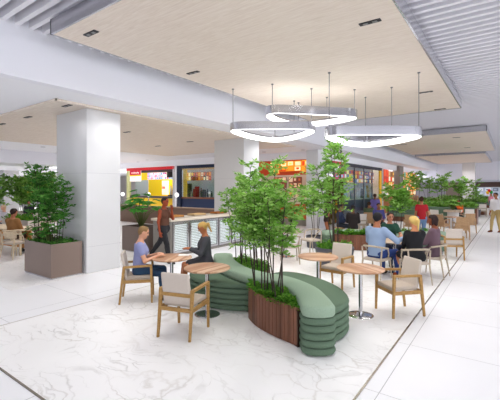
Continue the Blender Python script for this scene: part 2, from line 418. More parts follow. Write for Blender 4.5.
def inside(p, poly):
    x, y = p; c = False; n = len(poly)
    for i in range(n):
        x1, y1 = poly[i]; x2, y2 = poly[i-1]
        if (y1 > y) != (y2 > y) and x < (x2-x1)*(y-y1)/(y2-y1)+x1: c = not c
    return c
def cover(poly, z, n, h, label, seed=1, m=None, L=.05, edge=0):
    rnd = random.Random(seed); xs = [p[0] for p in poly]; ys = [p[1] for p in poly]; lf = MB(); k = 0
    cx, cy = sum(xs)/len(xs), sum(ys)/len(ys)
    while k < n:
        p = (rnd.uniform(min(xs), max(xs)), rnd.uniform(min(ys), max(ys)))
        if not inside(p, poly): continue
        k += 1
        bump = .55+.45*math.sin(p[0]*13+1.3)*math.sin(p[1]*11)
        zz = z+h*rnd.random()**.6*bump
        a = rnd.uniform(0, 2*PI); d = Vector((math.cos(a), math.sin(a), rnd.uniform(-.2, 1.0)))
        lf.leaf(Vector((p[0]-cx, p[1]-cy, zz-z)), d, Vector((rnd.uniform(-.5, .5), rnd.uniform(-.5, .5), 1)), L*rnd.uniform(.6, 1.3), L*.3)
    o = lf.build('ground_cover', m or M['leafc'], None, False, loc=(cx, cy, z)); tag(o, label, 'ground cover plants', None, 'stuff'); return o
# ------------------------------------------------------------------ S shaped planter bench
SC = [(-5.0, 5.95), (-4.72, 5.63), (-4.31, 5.28), (-3.83, 5.0), (-3.4, 4.88), (-2.9, 4.85), (-2.42, 4.62), (-2.1, 4.3), (-1.88, 4.02)]
ROLL = []
for k in range(5):
    z0 = .01+k*.09
    for a in range(0, 7):
        t = PI*a/6; ROLL.append((.06*(1-math.sin(t)**.6)-.008, z0+.09*(.5-.5*math.cos(t))))
SEATP = [(.06, .0)]+ROLL+[(.045, .463), (.09, .467)]
CAPP = [(.03, .455), (.006, .47), (0, .49), (0, .565), (.012, .587), (.035, .597), (.07, .6)]
WALLT = .03
def resample(pts, step):
    out = [Vector(pts[0])]; acc = 0
    for a, b in zip(pts[:-1], pts[1:]):
        a, b = Vector(a), Vector(b); L = (b-a).length
        if L < 1e-9: continue
        t = step-acc
        while t <= L: out.append(a.lerp(b, t/L)); t += step
        acc = (acc+L) % step
    return out
def ccw(poly):
    a = sum(poly[i-1][0]*poly[i][1]-poly[i][0]*poly[i-1][1] for i in range(len(poly)))
    return poly if a > 0 else poly[::-1]
def bench(tf, label, org, nearlab):
    r = empty('planter_bench', (org[0], org[1], 0), 0, label, 'planter bench', 'curved planter benches')
    T = lambda L: [(tf(p)[0]-org[0], tf(p)[1]-org[1]) for p in L]
    c = catmull(SC, 8); n = len(c); Lf = []; Rt = []
    for i in range(n):
        t = (Vector(c[min(i+1, n-1)])-Vector(c[max(i-1, 0)])).normalized(); q = Vector((-t.y, t.x))
        Lf.append(tuple(Vector(c[i])+q*.2)); Rt.append(tuple(Vector(c[i])-q*.2))
    def endarc(cen, t, k=5):        # rounded ends of the backrest
        q = Vector((-t.y, t.x)); out = []
        for j in range(1, k): a = PI*j/k; out.append(tuple(Vector(cen)+q*.2*math.cos(a)+t*.11*math.sin(a)))
        return out
    tE = (Vector(c[-1])-Vector(c[-2])).normalized(); tS = (Vector(c[0])-Vector(c[1])).normalized()
    out = Lf+endarc(c[-1], tE)+Rt[::-1]+endarc(c[0], tS)
    S_ = ccw(T(out))
    MB().prism(S_, SEATP[:-2]).build('backrest_base', M['green'], r)
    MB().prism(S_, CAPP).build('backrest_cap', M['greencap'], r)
    i0 = min(range(n), key=lambda i: abs(c[i][0]+3.5)); i1 = min(range(n), key=lambda i: abs(c[i][0]+3.3))
    # front seat, behind the backrest
    arc = catmull([(-1.86, 4.3), (-1.80, 4.62), (-1.87, 4.98), (-2.13, 5.35), (-2.53, 5.66), (-3.05, 5.87), (-3.42, 5.8), (-3.55, 5.45)], 8)
    seatF = ccw(T([c[k] for k in range(i0, n-2)]+arc))
    MB().prism(seatF, SEATP).build('seat_cushion', M['green'], r)
    arc = catmull([(-3.4, 4.74), (-3.68, 4.56), (-3.97, 4.48), (-4.28, 4.47), (-4.62, 4.6), (-4.92, 4.93), (-5.12, 5.4), (-5.14, 5.75)], 8)
    seatR = ccw(T([c[k] for k in range(i1, 2, -1)]+arc))
    MB().prism(seatR, SEATP).build('seat_cushion', M['green'], r)
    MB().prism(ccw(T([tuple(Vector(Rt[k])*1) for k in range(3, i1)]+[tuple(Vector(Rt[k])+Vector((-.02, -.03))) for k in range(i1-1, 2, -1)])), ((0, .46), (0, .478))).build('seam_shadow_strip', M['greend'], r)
    res = []
    for arc, edge in ((catmull([(-3.36, 4.68), (-3.28, 4.5), (-3.0, 4.29), (-2.75, 4.18), (-2.52, 4.11), (-2.34, 4.07), (-2.15, 4.03)], 8), [Rt[k] for k in range(n-5, i1-1, -1)]),
                      (catmull([(-3.6, 5.2), (-3.6, 5.6), (-3.85, 5.9), (-4.2, 6.12), (-4.55, 6.2), (-4.85, 6.14)], 8), [Lf[k] for k in range(3, i0+1)])):
        poly = list(arc)+list(edge)
        P = ccw(T(poly)); w = MB(); pts = resample(T(arc), .075); pts = pts+[Vector(T(arc)[-1])]; m_ = Vector((sum(p[0] for p in P)/len(P), sum(p[1] for p in P)/len(P)))
        for a, b in zip(pts[:-1], pts[1:]):
            t = (b-a).normalized(); a2 = a+t*.004; b2 = b-t*.004; q = Vector((-t.y, t.x))
            if q.dot((a+b)/2-m_) > 0: q = -q
            a3, b3 = a2+q*.025, b2+q*.025
            w.add([(*a2, .012), (*b2, .012), (*b3, .012), (*a3, .012), (*a2, .5), (*b2, .5), (*b3, .5), (*a3, .5)], [(0, 1, 5, 4), (1, 2, 6, 5), (2, 3, 7, 6), (3, 0, 4, 7), (4, 5, 6, 7), (3, 2, 1, 0)])
        w.build('slatted_wall', M['walnut'], r, False)
        MB().prism(P, ((.03, .01), (.03, .46))).build('soil_bed', M['soil'], r, False)
        res.append([(x+org[0], y+org[1]) for x, y in P])
    return r, res
b1, (pf, pr) = bench(lambda p: p, 'near S shaped planter bench with green stacked roll seats', (-3.4, 4.9), '')
cover(pf, .46, 4200, .13, 'dense green ground cover in the front bed of the near S bench', 3)
cover(pr, .46, 3800, .13, 'dense green ground cover in the rear bed of the near S bench', 4)
b2, (qf, qr) = bench(lambda p: (-p[0]-6.85, p[1]+7.15), 'farther S shaped planter bench with walnut slats behind the dark pot', (-3.45, 12.05), '')
cover(qf, .47, 900, .2, 'low green plants in the near bed of the farther planter bench', 5, None, .09)
cover(qr, .47, 900, .2, 'low green plants in the far bed of the farther planter bench', 6, None, .09)
tree((-2.92, 4.42, .47), 2.05, .62, 7, 11, 'leafy bamboo like shrub in the front bed of the near S bench', twigs=9, base=.2)
tree((-2.6, 4.27, .47), 1.78, .55, 4, 12, 'smaller leafy shrub at the right end of the front bed', twigs=8, base=.1)
tree((-4.15, 5.72, .47), 1.95, .6, 5, 13, 'leafy shrub rising from the rear bed of the near S bench', twigs=9, base=.2)
tree((-4.55, 5.92, .47), 1.85, .5, 3, 14, 'slender leafy shrub at the left end of the rear bed, behind the seated ponytail woman', twigs=8)
tree((-3.72, 5.5, .47), 1.7, .5, 3, 16, 'short leafy shrub at the right end of the rear bed', twigs=8)
# ------------------------------------------------------------------ pots and planters
def pot(loc, r0, r1, h, label):
    r = empty('round_pot', loc, 0, label, 'planter'); MB().lathe(((r0, 0), (r0+.01, .02), (r1, h-.03), (r1, h), (r1-.04, h), (r1-.05, h-.06)), 40).build('pot_wall', M['dkpot'], r)
    MB().lathe(((r1-.06, h-.1), (r1-.06, h-.05)), 30).build('soil', M['soil'], r); return r
px, py = -3.52, 8.42
pot((px, py, 0), .38, .47, .56, 'dark grey round pot of ground cover under the tall tree')
cover([(px+.42*math.cos(a*PI/12), py+.42*math.sin(a*PI/12)) for a in range(24)], .51, 1300, .2, 'green ground cover filling the dark grey round pot', 7, None, .07)
tree((px, py, .5), 2.95, .72, 4, 21, 'tall slim tree in the dark grey pot, reaching the right ring lamp', twigs=12, crown=.3, leafL=.1)
def boxplanter(x0, x1, y0, y1, h, label, m, name='box_planter', group=None):
    r = empty(name, ((x0+x1)/2, (y0+y1)/2, 0), 0, label, 'planter', group); a, b = (x1-x0)/2, (y1-y0)/2
    q = MB(); q.box(-a, a, -b, -b+.03, .03, h); q.box(-a, a, b-.03, b, .03, h); q.box(-a, -a+.03, -b+.03, b-.03, .03, h); q.box(a-.03, a, -b+.03, b-.03, .03, h)
    q.build('side_panels', m, r, False, .006)
    MB().box(-a+.03, a-.03, -b+.03, b-.03, .02, h-.06).build('soil', M['soil'], r, False)
    MB().box(-a+.01, a-.01, -b+.01, b-.01, .005, .03).build('base_trim', M['alu'], r, False)
    return r
boxplanter(-9.38, -8.08, 3.84, 4.54, .77, 'taupe metal box planter in front of the large white column', M['taupe'])
cover([(-9.34, 3.88), (-8.12, 3.88), (-8.12, 4.5), (-9.34, 4.5)], .72, 900, .1, 'dark ground cover in the taupe box planter by the column', 8, M['leafd'], .08)
tree((-9.05, 4.08, .72), 1.92, .42, 6, 31, 'dense dark green shrub at the left of the taupe box planter', M['leafd'], twigs=10, crown=.25)
tree((-8.42, 4.12, .72), 1.6, .42, 6, 32, 'shorter dark green shrub at the right of the taupe box planter', M['leafd'], twigs=9, crown=.25)
def leafy(loc, H, n, seed, label, m, big=.16, cat='plant', group=None, name='leafy_plant'):
    rnd = random.Random(seed); r = empty(name, loc, 0, label, cat, group); st = MB(); lf = MB()
    for k in range(n):
        a = rnd.uniform(0, 2*PI); t = rnd.random(); R_ = H*(.12+.4*t); hh = H*(1-.45*t)*rnd.uniform(.7, 1)
        p = Vector((math.cos(a)*R_, math.sin(a)*R_, hh)); st.tube([(0, 0, -.03), p*.5+Vector((0, 0, hh*.25)), p], [.008, .006, .004], 5)
        d = Vector((math.cos(a), math.sin(a), -.45+rnd.uniform(-.3, .3))).normalized(); s_ = d.cross(Vector((0, 0, 1))).normalized(); u = s_.cross(d)
        for q in range(-2, 3):
            dd = (d*math.cos(q*.55)+s_*math.sin(q*.55)).normalized(); lf.leaf(p, dd, u, big*(1.15-.1*abs(q)), big*.24)
    st.build('stalks', M['stemg'], r); lf.build('leaves', m, r, False); return r
leafy((-9.05, 4.05, .7), .62, 34, 41, 'low fern like plant at the front left of the taupe box planter', M['leafd'], .1)
leafy((-8.6, 4.05, .7), .5, 30, 42, 'low fern like plant at the front right of the taupe box planter', M['leafd'], .1)
x, y = -9.6, 7.0; boxplanter(x-.5, x+.55, y, y+.75, .8, 'taupe planter of the big leaved plant, near the drinks counter', mat('7d6e67', .5))
leafy((x+.0, y+.35, .74), 1.25, 44, 43, 'big leaved monstera plant behind the woman in lilac', M['leafp'], .24)
# ------------------------------------------------------------------ tables
def make_table(loc, label, topm, stemm, group, rad=.365, h=.75):
    r = empty('round_table', (*loc, 0), 0, label, 'table', group)
    MB().lathe(((rad-.012, h-.03), (rad, h-.022), (rad, h-.006), (rad-.008, h)), 48).build('table_top', topm, r)
    MB().lathe(((.03, .014), (.03, h-.03)), 20).build('stem', stemm, r)
    MB().lathe(((.2, .002), (.2, .008), (.17, .016), (.04, .02)), 36).build('base', stemm, r)
    return r
g = 'round cafe tables'
T1 = make_table((-3.9, 4.25), 'round wood cafe table nearest the camera, by the near left armchair', M['top'], M['steel'], g)
dup(T1, (-5.0, 4.5, 0), .5, 'round wood cafe table between the lilac blouse woman and the ponytail woman', g)
dup(T1, (-1.92, 5.63, 0), 1.0, 'round wood cafe table on the right, before the rightmost near armchair', g)
dup(T1, (-2.88, 6.13, 0), 2.0, 'round wood cafe table just behind the green bench end', g)
pt = 'pale round tables'
T6 = make_table((-5.3, 9.15), 'empty pale round table with two curved chairs behind the bench trees', M['toplt'], M['steel'], pt, .45)
dup(T6, (-2.25, 9.02, 0), .7, 'pale round table where four people sit talking', pt)
# ------------------------------------------------------------------ chairs
def armchair(label, wd, back, seat, group, name='armchair'):
    r = empty(name, (0, 0, 0), 0, label, 'chair', group); X = .24
    for sx in (-X, X):
        MB().bar((sx, .25, .0), (sx*1.0, .235, .64), .03, .032, .044, .042).build('leg', wd, r, False, .005)
        MB().bar((sx, -.29, .0), (sx, -.215, .64), .03, .034, .044, .046).build('leg', wd, r, False, .005)
        MB().bar((sx, -.235, .635), (sx, .255, .65), .048, .036).build('armrest', wd, r, False, .006)
    MB().bar((-X, -.225, .575), (X, -.225, .575), .024, .05).build('back_rail', wd, r, False, .005)
    f = MB()
    f.bar((-X, .235, .385), (X, .235, .385), .025, .055); f.bar((-X, -.245, .385), (X, -.245, .385), .025, .05)
    for sx in (-X, X): f.bar((sx, -.24, .385), (sx, .235, .385), .025, .055)
    f.build('seat_frame', wd, r, False)
    MB().box(-.215, .215, -.2, .25, .405, .475).build('seat_cushion', seat, r, False, .025)
    q = MB(); q.bar((0, -.175, .43), (0, -.262, .87), .43, .045, .42, .04); q.build('backrest', back, r, False, .018)
    return r
def curved_chair(label, wd, group, panel=False, name='curved_back_chair'):
    r = empty(name, (0, 0, 0), 0, label, 'chair', group)
    for sx in (-1, 1):
        MB().tube([(sx*.23, .24, 0), (sx*.21, .2, .42)], [.012, .02]).build('leg', wd, r)
        MB().tube([(sx*.24, -.27, 0), (sx*.215, -.2, .42), (sx*.235, -.2, .71)], [.012, .02, .016]).build('leg', wd, r)
        MB().tube([(sx*.21, .1, .43), (sx*.255, .06, .56), (sx*.27, .0, .68)], [.016, .015, .014]).build('arm_post', wd, r)
    pts = []
    for k in range(15):
        a = -PI*.06-PI*.88*k/14; pts.append((.285*math.cos(a), .04+.3*math.sin(a), .69+.05*math.sin(PI*k/14)))
    q = MB(); q.tube(pts, .021, 8); q.build('back_rail', wd, r)
    if panel:
        w = MB(); n = 9
        L = [(.24*math.cos(-PI*.18-PI*.64*k/n), .03+.27*math.sin(-PI*.18-PI*.64*k/n)) for k in range(n+1)]
        R_ = [(x*1.06, y*1.06-.005) for x, y in L]
        w.prism(ccw(L+R_[::-1]), ((0, .58), (0, .76))); w.build('back_panel', wd, r)
    MB().prism([(-.2, -.2), (.2, -.2), (.235, .22), (-.235, .22)], ((.03, .405), (0, .42), (0, .455), (.025, .47))).build('seat_pad', M['seatfab'], r)
    return r
ga = 'cream armchairs with oak frames'
A = armchair('cream armchair with oak frame nearest the camera, seen from behind', M['oak'], M['cream'], M['seatfab'], ga)
A.location = (-3.69, 3.56, 0); A.rotation_euler = (0, 0, head(-.15, .52))
dup(A, (-5.42, 4.09, 0), head(.67, .75), 'cream armchair in which the woman in lilac sits', ga)
dup(A, (-1.47, 6.11, 0), head(-.36, -.40), 'cream armchair on the right beside the metal floor strip', ga)
dup(A, (-2.82, 6.86, 0), head(-.08, -1), 'cream armchair in front of the dark grey pot', ga)
x, y = D(451, 10.3); dup(A, (x, y, 0), head(-.45, .9), 'empty cream armchair behind the woman in mauve, its back to the camera', ga)
gc = 'greige curved back chairs'
K = curved_chair('greige curved back chair at the pale empty table, nearer the camera', M['greige'], gc)
K.location = (-4.82, 8.5, 0); K.rotation_euler = (0, 0, head(-.5, .7))
dup(K, (-4.9, 9.95, 0), head(-.35, -.75), 'greige curved back chair at the pale empty table, farther from the camera', gc)
P4 = (-2.42, 8.15); P5 = (-2.58, 9.85); P6 = (-1.66, 8.25); P7 = (-1.42, 9.1)
dup(K, (*P4, 0), head(.2, .9), 'greige curved back chair under the man in the blue sweater', gc)
dup(K, (*P5, 0), head(.5, -.8), 'greige curved back chair under the woman in dark green', gc)
dup(K, (*P6, 0), head(-.6, .75), 'greige curved back chair under the blonde woman in black', gc)
dup(K, (*P7, 0), head(-.9, .1), 'greige curved back chair under the woman in mauve', gc)
# left food court seating
gl = 'pale wood chairs of the left food court'
Lc = curved_chair('pale wood chair nearest the taupe planter, turned away', M['pale'], gl, True, 'wood_chair'); x, y = W(15, 258); Lc.location = (x, y, 0); Lc.rotation_euler = (0, 0, head(-.3, .9))
x2, y2 = W(27, 250); dup(Lc, (x2, y2, 0), head(.1, 1), 'pale wood chair half hidden by the taupe planter foliage', gl)
x2, y2 = W(-1, 247); dup(Lc, (x2, y2, 0), head(-.2, 1), 'pale wood chair cut by the left frame edge', gl)
def rect_table(loc, a, b, rz, label, topm, frontm=None, h=.76):
    r = empty('dining_table', (*loc, 0), rz, label, 'table', 'long tables'); MB().box(-a, a, -b, b, h-.04, h).build('table_top', topm, r, False, .006)
    for sx in (-1, 1):
        for sy in (-1, 1): MB().bar((sx*(a-.06), sy*(b-.06), 0), (sx*(a-.06), sy*(b-.06), h-.04), .05, .05).build('leg', topm, r, False)
    if frontm: MB().box(-a+.09, a-.09, -.015, .015, .15, h-.04).build('modesty_panel', frontm, r, False)
    return r
x, y = D(8, 11.6); rect_table((x, y), 1.3, .4, .15, 'long pale wood table in front of the man in the brown jacket', M['pale'], M['orange'])
x, y = D(30, 13.8); rect_table((x, y), 1.2, .4, .15, 'pale wood table behind the taupe planter trees', M['pale'], M['orange'])
# tan chairs to the right, far
gt = 'tan wood chairs of the far seating'
B = armchair('tan wood chair beside the metal strip, nearest of the far chairs', M['tan'], M['tan'], M['tan'], gt, 'wood_armchair')
x, y = D(461, 14.2); B.location = (x, y, 0); B.rotation_euler = (0, 0, head(-.3, 1))
for u, d, hd, lb in ((467, 16.2, (-.6, .8), 'tan wood chair just behind the nearest tan chair by the strip'), (441, 15.6, (.3, 1), 'tan wood chair left of the white pedestal planter'),
                     (412, 15.4, (.2, 1), 'tan wood chair left of the standing woman in red'), (369, 17.0, (-.2, .9), 'tan wood chair behind the man in green shirt, near the shops'), (433, 17.6, (1, -.3), 'tan wood chair partly hidden behind the mauve woman head')):
    x, y = D(u, d); dup(B, (x, y, 0), head(*hd), lb, gt)
gw = 'white backed chairs by the far hedge'
Wc = armchair('white backed chair in front of the green hedge bench, left one', M['greige'], mat('e3dcd5', .8), M['seatfab'], gw, 'armchair')
x, y = D(436, 19); Wc.location = (x, y, 0); Wc.rotation_euler = (0, 0, head(.2, 1))
x, y = D(469, 19.5); dup(Wc, (x, y, 0), head(-.2, 1), 'white backed chair near the right end of the green hedge bench', gw)
x, y = D(482, 25.5); dup(Wc, (x, y, 0), head(-.2, 1), 'white backed chair farthest away by the walkway', gw)
x, y = D(359, 16); dup(Wc, (x, y, 0), head(-.8, .5), 'white backed chair beside the person in black near the yellow shelves', gw)
x, y = D(448, 17.0)
T7 = dup(T1, (D(462, 15.4)[0]-.35, D(462, 15.4)[1]+.2, 0), 0, 'round table on a steel stem between the far tan chairs', g)
# pedestal planter
x, y = D(453, 18.2); pp = empty('pedestal_planter', (x, y, 0), 0, 'white ribbed pedestal planter with a tan rim among the far tables', 'planter')
MB().lathe([(.26, 0)]+[(.26, .05), (.26, .8)], 24).build('pedestal', mat('c9c5c3', .5), pp); MB().box(-.38, .38, -.38, .38, .8, .9).build('rim', M['toplt'], pp, False)
leafy((x, y, .88), .6, 60, 51, 'pale green leafy plant on the white pedestal planter', M['leaf'], .2)
# far planter benches with hedges
def hedge_bench(x0, x1, y0, y1, label, hl, seed, h=.85):
    r = empty('hedge_bench', ((x0+x1)/2, (y0+y1)/2, 0), 0, label, 'planter bench', 'far hedge planter benches'); a, b = (x1-x0)/2, (y1-y0)/2
    MB().box(-a, a, -b+.5, b, .02, h).build('planter_box', M['walnut'], r, False)
    MB().box(-a+.1, a-.1, -b+.38, -b+.5, .45, h+.08).build('backrest', M['green'], r, False, .03)
    MB().box(-a+.1, a-.1, -b, -b+.42, .3, .47).build('seat_cushion', M['green'], r, False, .03)
    MB().box(-a+.1, a-.1, -b+.05, -b+.42, .02, .3).build('bench_base', M['walnut'], r, False)
    cover([(x0+.05, y0+.6), (x1-.05, y0+.6), (x1-.05, y1-.05), (x0+.05, y1-.05)], h, int(340*(x1-x0)), .42, hl, seed, M['leaf'], .2)
    return r
hedge_bench(-6.2, -1.5, 22.6, 24.2, 'green backed hedge bench nearest of the far planters', 'leafy hedge along the nearest far planter bench', 61)
hedge_bench(-6.2, -1.5, 31.5, 33.0, 'green backed hedge bench with walnut sides farther along the walkway', 'leafy hedge along the second far planter bench', 62)
hedge_bench(-6.4, -1.6, 42.8, 44.2, 'most distant hedge bench by the far column', 'leafy hedge at the foot of the far column', 63)
tg = 'distant slim trees'
def dtree(u, d, z0, H, R, seed, lb, tw=7): 
    x, y = D(u, d); return tree((x, y, z0), H, R, 4, seed, lb, M['leaf'], twigs=tw, leafL=.15, crown=.42, group=tg, reps=2)
dtree(398, 12.4, .48, 1.75, .62, 71, 'slim tree behind the woman in dark green, in the farther planter bench', 9)
dtree(315, 12.2, .02, 2.4, .75, 77, 'thin tree in front of the white corner pillar', 8)
dtree(417, 22.5, .85, 2.2, .9, 72, 'distant tree left of the woman in red, before the orange shopfront')
dtree(442, 22.4, .85, 2.1, .95, 73, 'distant tree in the middle of the nearest hedge bench')
dtree(461, 22.0, .85, 1.9, .7, 74, 'distant tree left of the far white column')
dtree(474, 25.5, .02, 2.7, .9, 75, 'distant tree right of the far white column')
dtree(428, 30, .85, 2.2, .9, 76, 'most distant tree above the second hedge bench')
x, y = D(398, 12.4); pot((x, y, 0), .3, .36, .5, 'small dark pot of the slim tree behind the talking group')
x, y = D(315, 12.2); pot((x, y, 0), .25, .3, .4, 'small dark pot of the thin tree near the corner pillar')
x, y = D(474, 25.5); pot((x, y, 0), .35, .42, .5, 'dark pot of the tree near the walkway end')
lt = 'food court background trees'
for u, d, H, R, sd, lb in ((24, 20, 2.1, .85, 81, 'bushy tree behind the man in the brown jacket'), (-8, 19, 2.2, .8, 82, 'bushy tree cut by the left frame edge'), (43, 22, 2.4, .9, 83, 'taller bushy tree behind the taupe planter shrubs')):
    x, y = D(u, d); boxplanter(x-.9, x+.9, y-.45, y+.45, .7, 'pale planter under the '+lb, mat('cdc4ba', .6), 'planter_trough', 'food court troughs')
    tree((x, y, .64), H, R, 6, sd, lb, M['leaf'], twigs=9, leafL=.19, crown=.2, group=lt, wide=1.2)
x, y = D(5, 13); boxplanter(x-1.1, x+1.1, y+.3, y+.7, .85, 'low pale planter wall behind the long wood table', mat('cdc4ba', .6), 'planter_trough', 'food court troughs')
cover([(x-1.05, y+.33), (x+1.05, y+.33), (x+1.05, y+.67), (x-1.05, y+.67)], .8, 500, .25, 'green plants along the low wall behind the long wood table', 9, None, .14)
# mural of greenery on the far left wall
q = N('mural'); v = q.coord((.35, .35, .8)); n = q.noise(v, 1.2, 5, .8)
q.col(q.ramp(n.outputs['Fac'], ((.3, '3e7a35'), (.45, '79a83f'), (.55, 'c0b23c'), (.65, 'b8651f'), (.78, '5e8f3a'))), .6)
o = MB().box(-.03, 0, -7, 7, -1.1, 1.1).build('wall_mural', q.m, None, False, loc=(-44.9, 14.5, 1.9)); tag(o, 'wide green and orange leaf mural on the far left wall', 'mural')
# ------------------------------------------------------------------ drinks counter
r = empty('drinks_counter', (-8.3, 8.85, 0), 0, 'long drinks counter with steel framed glass fridge doors', 'counter')
MB().box(-.4, .36, -1.75, 1.75, .0, 1.03).build('counter_body', mat('8a8580', .5), r, False)
MB().box(-.45, .44, -1.8, 1.8, 1.03, 1.1).build('worktop', M['counter'], r, False, .008)
for k in range(5):
    y0 = -1.68+k*.672
    f = MB(); f.box(.362, .41, y0, y0+.05, .1, 1.0); f.box(.362, .41, y0+.57, y0+.62, .1, 1.0); f.box(.362, .41, y0+.05, y0+.57, .1, .16); f.box(.362, .41, y0+.05, y0+.57, .94, 1.0)
    fo = f.build('fridge_door', M['steel'], r, False)
    sh = MB(); sh.use(mat('e9e9ea', .5, 0, .6))  # rows given a glow to whiten them; no lamp inside
    for z in range(15): sh.box(.363, .375, y0+.06, y0+.56, .17+z*.051, .17+z*.051+.036)
    sh.build('fridge_shelf_rows', None, fo, False)
    MB().box(.39, .396, y0+.05, y0+.57, .16, .94).build('glass_pane', M['fridge'], fo, False)
    MB().bar((.43, y0+.53, .45), (.43, y0+.53, .75), .015, .015).build('door_handle', M['alu'], fo, False)
rnd = random.Random(5)
for i, (yy, cc, lb) in enumerate(((-.9, 'c98f4e', 'wooden tray on the drinks counter, nearest the walking woman'), (.1, 'd9b98a', 'pale wooden tray on the middle of the drinks counter'), (1.2, 'b9713a', 'orange wood tray at the far end of the drinks counter'))):
    q = MB(); q.box(-.15, .15, -.28, .28, 0, .015)
    for a in ((-.15, -.135, -.28, .28), (.135, .15, -.28, .28), (-.15, .15, -.28, -.265), (-.15, .15, .265, .28)): q.box(*a, .0, .06)
    tag(q.build('serving_tray', mat(cc, .5), None, False, loc=(-8.45, 8.6+yy, 1.1)), lb, 'tray', 'serving trays')
# low partition behind with globe lights
rr = empty('low_partition', (-14.5, 13.2, 0), 0, 'low brown partition in front of the yellow and blue shops', 'partition')
MB().box(-5.5, 4.6, -.1, .1, 0.004, .95).build('partition_wall', mat('7d6659', .6), rr, False); MB().box(-5.55, 4.65, -.16, .16, .95, 1.0).build('partition_cap', mat('a08774', .5), rr, False)
for u, lb in ((122.7, 'white globe lamp beside the large column, left of the row'), (148.7, 'white globe lamp above the walking woman shoulder, middle of the row'), (176.7, 'white globe lamp before the shop mullion, right of the row')):
    k = (u-250)/362.; d = 13.2/(k*SN+CS); x = d*(k*CS-SN)
    o = empty('globe_lamp', (x, 13.2, 1.0), 0, lb, 'lamp', 'globe lamps')
    MB().tube([(0, 0, 0), (0, 0, .55)], .02).build('post', M['steel'], o); MB().ball((0, 0, .63), .11).build('globe', mat('ffffff', .4, 0, 1.6), o)
# ------------------------------------------------------------------ shops; walls, ceilings, counters and posters glow in place of interior light
def ramp_cols(rnd, cols): return rnd.choice(cols)
def board(name, parent, x0, x1, z0, z1, y, cols, nx, nz, seed, back='222222', em=.8, face='y', label=None):
    # a lit picture board: backing and a grid of picture patches
    rnd = random.Random(seed); q = MB()
    def put(a0, a1, b0, b1, e):
        if face == 'y': q.box(a0, a1, y-e, y, b0, b1)
        else: q.box(y, y+e, a0, a1, b0, b1)
    q.use(mat(back, .5, 0, em*.7)); put(x0, x1, z0, z1, .03)
    w = (x1-x0)/nx; h = (z1-z0)/nz
    for i in range(nx):
        for j in range(nz):
            q.use(mat(rnd.choice(cols), .5, 0, em)); a = rnd.uniform(.04, .2)*w; b = rnd.uniform(.04, .2)*h
            put(x0+i*w+a, x0+(i+1)*w-rnd.uniform(.04, .2)*w, z0+j*h+b, z0+(j+1)*h-rnd.uniform(.04, .2)*h, .045)
            if rnd.random() < .7:
                q.use(mat(rnd.choice(cols), .5, 0, em)); c = rnd.uniform(.3, .5)
                put(x0+i*w+w*.3, x0+i*w+w*(.3+c*.9), z0+j*h+h*.3, z0+j*h+h*(.3+c), .055)
    o = q.build(name, None, parent, False)
    if label: o['label'] = label
    return o
def goods(name, parent, x0, x1, y0, y1, z, n, cols, seed, hmax=.4, face='y', label=None):
    rnd = random.Random(seed); protos = []
    for i in range(n):
        t = (i+.5)/n; a = x0+(x1-x0)*t; w = abs(x1-x0)/n*.36; h = hmax*rnd.uniform(.4, 1); yy = rnd.uniform(y0, y1)
        q = MB().lathe(((w, 0), (w, h*.6), (w*.55, h*.8), (w*.55, h)), 8); p = parent.location
        loc = (p.x+a, p.y+yy, p.z+z) if face == 'y' else (p.x+yy, p.y+a, p.z+z)
        tag(q.build(name, mat(rnd.choice(cols), .4), None, True, loc=loc), label, name.split('_')[-1], label+' row')
def shop(loc, label, face='y'):
    return empty('shopfront', loc, 0, label, 'shop', 'food shops')
YC = ['f2d21c', 'e9c40f', 'f7e06a']
# yellow shop: local origin x=-20.4, y=17
s = shop((-21.15, 17.0, 0), 'yellow ice cream kiosk with a red top strip, behind the big leaved plant'); X0, X1 = -2.8, 2.45
MB().box(X0, X1, .0, .1, 3.3, 3.5).build('top_strip', mat('c8202a', .5, 0, .3), s, False)
MB().box(X0, X1, .05, .12, 3.12, 3.3).build('dark_lintel', mat('4c4048', .5), s, False)
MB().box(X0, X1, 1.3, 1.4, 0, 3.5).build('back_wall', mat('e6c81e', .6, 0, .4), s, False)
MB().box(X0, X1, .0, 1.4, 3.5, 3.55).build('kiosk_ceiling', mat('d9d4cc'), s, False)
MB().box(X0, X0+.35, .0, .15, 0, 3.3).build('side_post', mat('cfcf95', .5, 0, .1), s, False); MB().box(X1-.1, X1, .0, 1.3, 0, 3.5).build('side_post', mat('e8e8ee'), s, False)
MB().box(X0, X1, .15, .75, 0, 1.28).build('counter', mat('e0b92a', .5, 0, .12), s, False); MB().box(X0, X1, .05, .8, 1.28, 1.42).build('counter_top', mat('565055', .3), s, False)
MB().box(X0+.35, X0+1.85, .55, .6, 1.42, 2.6).build('glass_screen', mat('a9b4b6', .2, .0, .12), s, False)  # faint glow added to lighten the screen; it is no light source
q = MB(); q.use(mat('f4f2f0', .5, 0, .5)); q.box(X0+.4, X0+1.7, .02, .06, 2.5, 3.3); q.use(mat('c01a3c', .5, 0, .4)); q.box(X0+.4, X0+1.7, .005, .02, 2.98, 3.3); q.use(mat('f2c81c', .5, 0, .4)); q.box(X0+.4, X0+1.7, .005, .02, 2.88, 2.98)
q.use(mat('f6e9e9', .5, 0, .5))
for k in range(7): q.box(X0+.62+k*.13, X0+.7+k*.13, -.002, .005, 3.08+.02*(k % 2), 3.2-.02*((k+1) % 3))
q.use(mat('b85a66', .5, 0, .3))
for k in range(3): q.box(X0+.55, X0+1.4-.1*k, .012, .02, 2.6+k*.09, 2.625+k*.09)
q.build('hanging_sign', None, s, False)
for k in range(7):
    board('menu_board', s, -.72+k*.43, -.35+k*.43, 2.62, 3.12, .35, ['f4eef2', 'e8b8d0', '9c86c8', 'efe6ef', 'd0607a', '6cb0c8'], 2, 3, 100+k, ['d8d4e8', 'cfd9ea', 'ded2e6'][k % 3])
